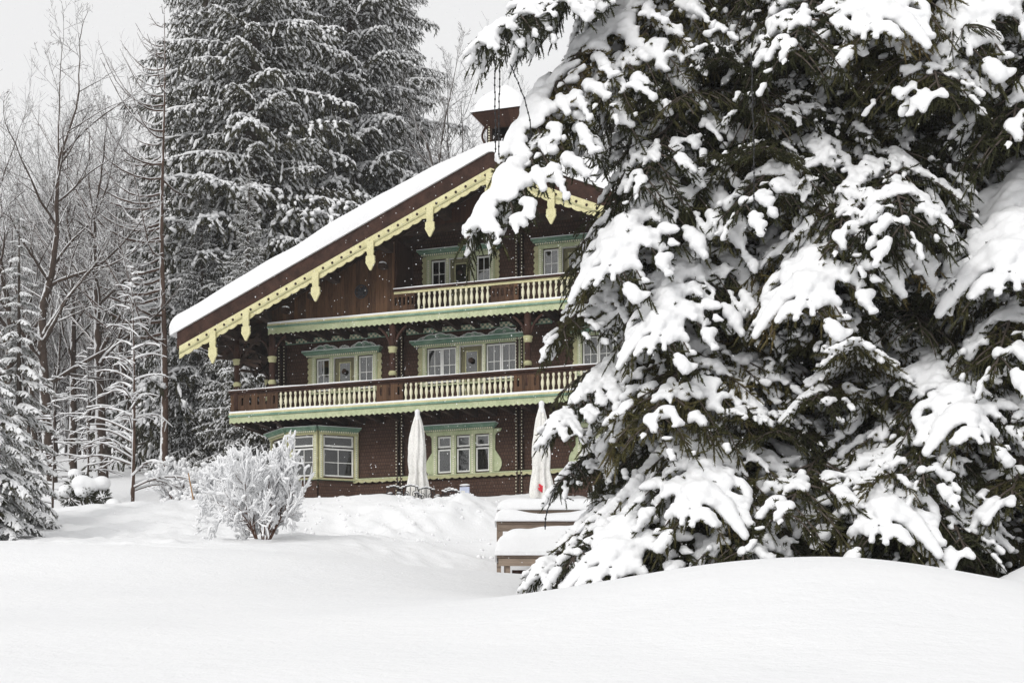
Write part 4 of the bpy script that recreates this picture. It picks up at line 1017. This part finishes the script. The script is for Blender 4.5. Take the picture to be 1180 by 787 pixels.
# distant frosted woodland, one mass
def thin_tree(seed):
    a, s = bare_tree(seed, 16, .15, 3, .7, .3, .12, (24, 7, 5), .7, sides=(4, 3, 3, 3), seg=7, snowr=1.15); return a, s
TT = [thin_tree(71), thin_tree(72), thin_tree(73)]
wd = MB(); ws = MB(); r = random.Random(9)
for k in range(190):
    px = r.uniform(-260, 1500) if k > 90 else r.uniform(-60, 260); d = r.uniform(80, 135); x = (px - 590) / F * d
    a, s = r.choice(TT); sc = r.uniform(.55, 1.0); Mx = Matrix.Translation((x, d, Hf(x, d) - .3)) @ Matrix.Rotation(r.uniform(0, 6.28), 4, 'Z') @ Matrix.Scale(sc, 4)
    wd.merge(a, Mx); ws.merge(s, Mx)
wo = wd.build('distant_woodland', M['bark_grey']); tag(wo, 'hazy mass of frosted bare trees on the slope far behind', 'woodland', kind='stuff')
ws.build('snow', M['snow'], wo)

# ------------------------------------------------------------------ snow covered shrub in front of the bay
def shrub(px, d, label, seed, hgt, wid, stems, sr):
    x = (px - 590) / F * d; z = Hf(x, d) - .08; t = empty('shrub', (x, d, z)); tag(t, label, 'shrub')
    r = random.Random(seed); w_ = MB(); s_ = MB()
    def g_(p, v, L, rad, lev):
        n = 5; pts = [np.array(p)]; dd = np.array(v, float)
        for i in range(n): dd = dd + np.array([r.gauss(0, .17), r.gauss(0, .17), r.gauss(0, .12) + (.05 if lev else .03)]); dd /= np.linalg.norm(dd); pts.append(pts[-1] + dd * L / n)
        pts = np.array(pts); rd = np.linspace(rad, rad * .5, n + 1); w_.tube(pts, rd, 4 if lev < 2 else 3)
        if lev >= 1:
            q = sr * r.uniform(.5, 1.9) * (1 if lev > 1 else .7)
            s_.tube(pts + [0, 0, q * .5], q * np.array([.5, 1., 1.15, 1.3, 1.15, .6]) * r.uniform(.8, 1.2), 5)
            if lev == 3 and r.random() < .30: s_.ico(pts[-1] + [0, 0, q * .4], q * r.uniform(1.2, 1.9) * np.array([1, 1, .75]), 1)
        if lev < 3:
            c = (8, 7, 5)[lev]
            for k in range(c):
                t_ = .34 + .66 * (k + r.random()) / c; q, td = pt(pts, min(.98, t_)); a = r.uniform(0, 2 * PI); s2 = r.uniform(.4, .95); x_ = np.cross(td, [.3, .2, 1.]); x_ /= np.linalg.norm(x_); y_ = np.cross(td, x_)
                vv = td * math.cos(s2) + (x_ * math.cos(a) + y_ * math.sin(a)) * math.sin(s2); g_(q, vv, L * r.uniform(.38, .6), rad * .5, lev + 1)
    for k in range(stems):
        a = k * 2 * PI / stems + r.uniform(-.3, .3); o = r.uniform(.08, wid) ** .8; v = np.array([math.cos(a) * o, math.sin(a) * o, 1.]); g_((math.cos(a) * .10, math.sin(a) * .10, -.1), v / np.linalg.norm(v), hgt * r.uniform(.45, 1.0), .024, 0)
    w_.build('stems', M['twig'], t); s_.build('snow', M['snow'], t); return t
shrub(303, 33.2, 'round leafless shrub caked in snow before the bay window', 81, 1.80, 1.0, 13, .0155).scale = (.72, .66, 1.04)
shrub(272, 43, 'low snow caked bush behind and left of the round shrub', 82, 1.25, .6, 9, .026)
for (px, d, py, lb, sd) in ((208, 50, 560, 'thin snowy brushwood at the edge of the wood left of the chalet', 83),):
    shrub(px, d, lb, sd, 1.2, .8, 8, .028)

# evergreen shrub under round snow cushions
def remeshed(mb, voxel, name, parent, it=4, amp=.02):
    me = mb.mesh(name, M['snow']); o = bpy.data.objects.new('tmp', me); COL.objects.link(o)
    rm = o.modifiers.new('r', 'REMESH'); rm.mode = 'VOXEL'; rm.voxel_size = voxel; rm.use_smooth_shade = True; sm = o.modifiers.new('s', 'SMOOTH'); sm.iterations = it; sm.factor = .6
    dg = bpy.context.evaluated_depsgraph_get(); me2 = bpy.data.meshes.new_from_object(o.evaluated_get(dg)); bpy.data.objects.remove(o)
    me2.polygons.foreach_set('use_smooth', np.ones(len(me2.polygons), bool)); me2.materials.clear(); me2.materials.append(M['snow']); me2.name = name
    q = bpy.data.objects.new(name, me2); COL.objects.link(q); q.parent = parent; return q
x, d = (99 - 590) / F * 41, 41; t = empty('evergreen_shrub', (x, d, Hf(x, d) - .05)); tag(t, 'low evergreen shrub under round snow cushions at the wood edge', 'shrub')
r = np.random.default_rng(5); nb = MB(); n = 900; c = np.array([(-.42, 0, .30), (.05, -.1, .42), (.38, .1, .35), (-.1, .2, .7), (-.28, 0, .62)]); ci = r.integers(0, 5, n)
u = r.normal(size=(n, 3)); u /= np.linalg.norm(u, axis=1, keepdims=True); P0 = c[ci] + u * .16; brushes(nb, P0, (u + [0, 0, .1]) / np.linalg.norm(u + [0, 0, .1], axis=1, keepdims=True), np.full(n, .14), 16, .045, .012, .01, 0, r)
for q in c: nb.tube([(0, 0, -.1), tuple(q)], [.03, .015], 5, 1)
nb.build('foliage', [M['needle'], M['bark']], t)
sb = MB(); 
for (a, b, c_, q) in ((-.05, -.12, .66, .30), (.10, -.1, .62, .27), (.42, 0, .70, .24), (-.5, 0, .50, .22), (-.32, .1, .95, .19), (-.05, -.2, .45, .2), (.75, -.1, .12, .22)): sb.ico((a, b, c_), (q, q, q * .8), 2)
remeshed(sb, .04, 'snow', t)
# grass tuft
x, d = (198 - 590) / F * 40, 40

# ------------------------------------------------------------------ parasols
def parasol(px, d, py_top, py_bot, label, seed, mark=False, rot=0, sx=1.):
    zt = (810 - py_top) / F * d; zb = (810 - py_bot) / F * d; x = (px - 590) / F * d; g0 = Hf(x, d)
    t = empty('parasol', (x, d, min(g0, zb) - .1), rot); tag(t, label, 'parasol', 'closed parasols on the terrace'); o0 = min(g0, zb) - .1
    h = zt - zb; b = zb - o0; r = random.Random(seed); ph = r.uniform(0, 6)
    MB().tube([(0, 0, 0), (0, 0, b + h * .98)], .028, 8).build('pole', M['oldwood'], t)
    prof = [(.0, .005), (.17, .0), (.245, .02), (.26, .06), (.25, .12), (.225, .2), (.20, .27), (.19, .31), (.20, .36), (.215, .45), (.205, .58), (.175, .70), (.125, .82), (.07, .91), (.04, .95), (.0, .965)]
    pf = []; 
    for k in range(len(prof) - 1):
        for q in range(4): s = q / 4; pf.append((prof[k][0] * (1 - s) + prof[k + 1][0] * s, prof[k][1] * (1 - s) + prof[k + 1][1] * s))
    pf.append(prof[-1])
    fold = lambda th, z, u: 1 + (.24 + .08 * math.sin(z * 3)) * np.cos(th * 8 + ph + 1.1 * math.sin(z * 2.1) + .6 * np.sin(th)) * (1 - .4 * u) + .07 * np.cos(th * 3 + z * 2) + .03 * np.cos(th * 19 + z * 5)
    c = MB().lathe([(a * sx, b + z * h) for a, z in pf], 96, fold=fold); c.build('canopy', M['canvas'], t)
    s = MB(); s.ico((0, 0, b + h * .965), (.08, .08, .085), 2); s.ico((.0, 0, b + h * .93), (.075, .075, .1), 2); s.ico((.01, -.02, b + h * .885), (.09, .09, .09), 2); remeshed(s, .015, 'snow', t)
    MB().tube([(.2 * math.cos(q), .2 * math.sin(q), b + h * .31) for q in np.linspace(0, 2 * PI, 20)], .012, 5).build('tie_strap', M['canvas'], t)
    if mark:   # red wing shaped print on the lower folds
        m_ = MB(); 
        for (a, z, w1, h1, an) in ((-.075, .26, .10, .045, .5), (-.03, .33, .085, .04, -.4), (-.10, .37, .06, .035, .9), (-.02, .22, .06, .03, .2)):
            s1 = np.linspace(-1, 1, 13); hh = h1 * (1 - s1 ** 2) ** .5 * (1 + .3 * s1) + .003; q = MB().strip(s1 * w1, -hh, hh, -.004, .004); q.xf(Matrix.Translation((a, -.292, b + z)) @ Matrix.Rotation(an, 4, 'Y')); m_.merge(q)
        m_.build('red_print', M['red'], t)
    MB().lathe([(0, .0), (.3, .0), (.3, .07), (.06, .10), (.05, .3), (0, .3)], 16).build('base', M['iron'], t)
    return t
parasol(481, 45.2, 471, 578, 'closed white parasol left of the ground floor window, snow blob on top', 1, sx=1.12)
parasol(624, 42.6, 461, 577, 'closed white parasol with a red print, by the snowy steps', 2, True, .2, sx=1.08)

# notice box and garden furniture on the terrace
HM = Matrix.Translation(HO) @ Matrix.Rotation(-TH, 4, 'Z')
p_ = at(535.5, 571, 46.0); t = empty('notice_board', (p_.x, p_.y, Hf(p_.x, p_.y)), -TH); o0 = Hf(p_.x, p_.y); tag(t, 'small pale blue notice board on a post under the ground floor window', 'notice board')
zc = p_.z - o0
MB().box(-.15, .15, -.02, .02, zc - .14, zc + .26).build('board', M['blue'], t); MB().box(-.025, .025, .021, .06, -.3, zc + .1).build('post', M['dark'], t)
MB().box(-.10, .02, -.026, -.021, zc + .02, zc + .15).build('sheet', M['white'], t)
f_ = MB(); f_.box(-.17, .17, -.03, .03, zc + .262, zc + .29); f_.build('frame', M['brown'], t)
sb = MB(); sb.ico((0, 0, zc + .31), (.16, .06, .04), 2).build('snow', M['snow'], t)
def garden_chair(px, d, label, rz):
    x = (px - 590) / F * d; g0 = Hf(x, d); t = empty('garden_chair', (x, d, g0 - .55), rz); tag(t, label, 'garden chair', 'iron garden chairs sunk in terrace snow')
    s = MB(); 
    for k in range(7): s.box(-.24 + k * .07, -.24 + k * .07 + .04, -.24, .22, .43, .45)
    s.build('seat', M['iron'], t)
    for a in (-.22, .22):
        for b in (-.22, .2): MB().tube([(a, b, 0), (a, b, .43)], .014, 6).build('leg', M['iron'], t)
    k = MB(); k.tube([(-.24, .22, .43), (-.25, .26, .75), (-.2, .28, .90), (0, .29, .95), (.2, .28, .90), (.25, .26, .75), (.24, .22, .43)], .016, 6)
    for a in (-.12, .12): k.tube([(a + .085 * (1 - q / 18) * math.cos(q * .6), .27, .70 + .11 * (1 - q / 18) * math.sin(q * .6)) for q in range(17)], .011, 5)
    for a in (-.15, 0, .15): k.tube([(a, .22, .44), (a, .28, .92)], .009, 5)
    k.build('backrest', M['iron'], t)
    m_ = MB()
    for sx in (-1, 1): m_.tube([(sx * .26, .2, .66), (sx * .28, 0, .68), (sx * .27, -.2, .66), (sx * .25, -.23, .44)], .014, 6)
    m_.build('armrest', M['iron'], t)
    sn = MB(); sn.ico((0, 0, .53), (.24, .22, .10), 2)
    for a, z in ((-.2, .91), (-.1, .945), (0, .965), (.1, .945), (.2, .91), (-.26, .70), (.26, .70)): sn.ico((a, .27 if z > .8 else 0, z + .015), (.06, .03 if z > .8 else .12, .022), 1)
    sn.build('snow', M['snow'], t); return t
garden_chair(459, 44.6, 'iron chair left of the left parasol, only its scrolled back above the snow', .5)
garden_chair(470, 44.2, 'iron chair touching the left parasol, half buried in snow', -.2)
garden_chair(494, 44.4, 'iron chair immediately right of the left parasol foot', .3)
garden_chair(512, 44.2, 'snow crusted iron chair below the left side of the ground floor window', -.5)
garden_chair(522, 43.9, 'iron chair in the snow just left of the notice board', .1)

# ------------------------------------------------------------------ wooden steps
x0 = (573 - 590) / F * 31; t = empty('wooden_steps', (0, 31, 2.0)); tag(t, 'weathered wooden terrace steps under thick snow beside the big fir', 'steps')
def W(mb, name, m, par): return mb.build(name, m, par, (0, -31, -2.0))
lv = [(31.0, 32.3, 2.93, -.30, 1.7, .60), (33.2, 34.0, 3.86, -.33, 2.0, .27), (34.8, 35.6, 4.30, -.30, 2.2, .30)]
for (y0, y1, z, a, b, sn_) in lv:
    p = MB(); n = 3
    for k in range(n): p.box(a, b, y0 + k * (y1 - y0) / n + .01, y0 + (k + 1) * (y1 - y0) / n - .01, z - .05, z)
    W(p, 'tread', M['oldwood'], t)
    W(MB().box(a + .03, b - .03, y0 + .03, y0 + .09, z - .20, z - .052), 'riser_beam', M['oldwood'], t)
    m_ = MB(); na_, nb_ = 60, 30; A_, B_ = np.meshgrid(np.linspace(a - .04, b, na_), np.linspace(y0 - .05, y1 + .35, nb_)); dd = np.minimum(np.minimum(A_ - a + .04, b - A_ + .2), np.minimum(B_ - y0 + .05, y1 + .6 - B_)); tt = np.clip(dd / .42, 0, 1)
    top = z + .004 + sn_ * (.12 + .88 * np.sqrt(1 - (1 - tt) ** 2)) * (1 + .20 * wobble(A_, B_, .4, int(z * 10)) + .06 * wobble(A_, B_, .13, 3)); 
    V0 = np.stack([A_.ravel(), B_.ravel(), top.ravel()], 1); V1 = V0.copy(); V1[:, 2] = z + .004; i = (np.arange(nb_ - 1)[:, None] * na_ + np.arange(na_ - 1)[None, :]).ravel(); N = na_ * nb_
    m_.add(np.vstack([V0, V1]), np.vstack([np.stack([i, i + 1, i + na_ + 1, i + na_], 1), np.stack([i, i + na_, i + na_ + 1, i + 1], 1) + N]), 0, True)
    e = np.arange(na_ - 1); e2 = np.arange(nb_ - 1) * na_; m_.add(np.vstack([V0, V1]), np.vstack([np.stack([e, e + N, e + N + 1, e + 1], 1), np.stack([e2, e2 + na_, e2 + na_ + N, e2 + N], 1)]), 0, True)
    W(m_, 'snow', M['snow'], t)
for (a, y, z0, z1) in ((-.08, 31.12, 1.6, 2.75), (1.3, 31.12, 1.6, 2.75), (-.28, 33.3, 2.2, 3.80), (-.25, 34.9, 2.6, 4.24), (-.12, 32.2, 1.6, 2.87)):
    W(MB().box(a - .045, a + .045, y - .045, y + .045, z0, z1), 'post', M['oldwood'], t)
W(MB().box(.0, 1.6, 31.9, 31.95, 2.0, 2.72), 'back_board', M['dark_plank'], t)
p_ = at(612, 678, 29); MB().box(-.035, .035, -.035, .035, -.4, .13).build('wooden_stake', M['stake'], None, (p_.x, p_.y, p_.z))
tag(bpy.data.objects['wooden_stake'], 'short sawn wooden peg poking from snow beneath the steps', 'stake')
q0 = at(227, 598, 41); q1 = at(217, 545, 41)
o = MB().tube([(0, 0, -.3), (0, 0, 0), tuple(q1 - q0)], [.022, .022, .016], 7).build('marker_pole', M['stake'], None, q0); tag(o, 'thin leaning orange marker pole in the snow left of the shrub', 'pole')

# ------------------------------------------------------------------ light strings on the firs
def light_string(P, label, drop=.09):
    P = np.array(P); o = P[0].copy(); t = MB(); t.tube(P - o, .0075, 5)
    ob = t.build('light_string', M['cord'], None, tuple(o)); tag(ob, label, 'light string', 'light strings hung on the firs')
    b = MB(); L = np.linalg.norm(np.diff(P, axis=0), axis=1).sum(); n = int(L / drop)
    for k in range(n):
        q, d_ = pt(P - o, (k + .5) / n); b.ico(q, (.014, .014, .02), 0)
    b.build('bulbs', M['iron'], ob)
def hang(px, py0, py1, d, sway, seed):
    r = random.Random(seed); n = 14; P = []
    for k in range(n): s = k / (n - 1); q = at(px + sway * math.sin(s * PI * .5) + r.gauss(0, .4), py0 + (py1 - py0) * s, d); P.append(tuple(q))
    return P
light_string(hang(570, 70, 176, 19.9, 1, 1), 'light string dangling before the belfry, left one of the pair')
light_string(hang(576, 70, 182, 19.9, -1, 2), 'light string dangling before the belfry, right one of the pair')
light_string(hang(588, 75, 160, 19.7, 24, 3), 'light string slanting past the right edge of the belfry roof')
light_string(hang(640, 560, 610, 19.0, -12, 4), 'light string drooping near the snowy steps')
light_string(hang(866, 60, 240, 18.6, 3, 5), 'light string hanging straight down in the dark between firs')

# ------------------------------------------------------------------ falling snow
r = np.random.default_rng(77); n = 5200; d = r.uniform(7, 46, n) ** 1.0; px = r.uniform(-60, 1240, n); py = r.uniform(-40, 660, n)
C = np.stack([(px - 590) / F * d, d, (810 - py) / F * d], 1); V, Ff = ICO[0]; sz = r.uniform(.003, .0065, n) * np.clip(d / 22, .55, 1.5)
VV = (V[None] * sz[:, None, None] * np.array([1, 1, 1.3]) + C[:, None]).reshape(-1, 3); FF = (Ff[None] + (np.arange(n) * 12)[:, None, None]).reshape(-1, 3)
m_ = MB(); m_.add(VV, FF, 0, True); o = m_.build('falling_snow', M['snow']); tag(o, 'fine snowflakes falling in front of the chalet and trees', 'snowflakes', kind='stuff')

# ------------------------------------------------------------------ haze
HAZE = .00034
if HAZE > 0:
    hz = MB().box(-225, 225, -62, 425, -12, 75); mt = bpy.data.materials.new('haze'); mt.use_nodes = True; nt = mt.node_tree; nt.nodes.remove(nt.nodes['Principled BSDF'])
    pv = nt.nodes.new('ShaderNodeVolumePrincipled'); pv.inputs['Color'].default_value = (.97, .97, .98, 1); pv.inputs['Density'].default_value = HAZE; pv.inputs['Anisotropy'].default_value = .2
    nt.links.new(pv.outputs[0], nt.nodes['Material Output'].inputs['Volume']); o = hz.build('haze', mt); tag(o, kind='stuff', label='pale snowy air around the whole place', cat='haze')

# ------------------------------------------------------------------ camera, sky, sun
cam = bpy.data.cameras.new('camera'); co = bpy.data.objects.new('camera', cam); COL.objects.link(co); SC.camera = co
co.location = (0, 0, 0); co.rotation_euler = (PI / 2, 0, 0); cam.sensor_width = 36; cam.lens = F / 1180 * 36
cam.shift_y = (810 - 393.5) / 1180; cam.clip_end = 2000; cam.clip_start = .1
wld = bpy.data.worlds.new('World'); SC.world = wld; wld.use_nodes = True; nt = wld.node_tree
sky = nt.nodes.new('ShaderNodeTexSky'); sky.sky_type = 'NISHITA'; sky.sun_disc = False; EL = math.radians(33); AZ = math.radians(212)
sky.sun_elevation = EL; sky.sun_rotation = AZ; sky.dust_density = 4; sky.air_density = 1.2; sky.ozone_density = 0.5
hs = nt.nodes.new('ShaderNodeHueSaturation'); hs.inputs['Saturation'].default_value = .06; hs.inputs['Value'].default_value = 1.0
nt.links.new(sky.outputs[0], hs.inputs['Color'])
# overcast: even the clear-sky gradient out towards one grey cloud sheet
mx = nt.nodes.new('ShaderNodeMix'); mx.data_type = 'RGBA'; mx.inputs[0].default_value = .65; nt.links.new(hs.outputs[0], mx.inputs[6]); mx.inputs[7].default_value = (11.2, 11.2, 11.25, 1)
bg = nt.nodes['Background']; nt.links.new(mx.outputs[2], bg.inputs['Color']); bg.inputs['Strength'].default_value = .12
sl = bpy.data.lights.new('sun', 'SUN'); sl.energy = 1.35; sl.angle = math.radians(18); sl.color = (1, .98, .95); so = bpy.data.objects.new('sun', sl); COL.objects.link(so)
# sun_rotation is measured clockwise from +Y
dv = Vector((math.sin(AZ) * math.cos(EL), math.cos(AZ) * math.cos(EL), math.sin(EL))); so.rotation_euler = dv.to_track_quat('Z', 'Y').to_euler()
vs = SC.view_settings; vs.view_transform = 'Standard'; vs.look = 'None'; vs.exposure = -.22; vs.gamma = 1; vs.use_curve_mapping = False
cy = SC.cycles; cy.max_bounces = 6; cy.diffuse_bounces = 4; cy.glossy_bounces = 2; cy.transparent_max_bounces = 8; cy.volume_bounces = 1; cy.transmission_bounces = 2
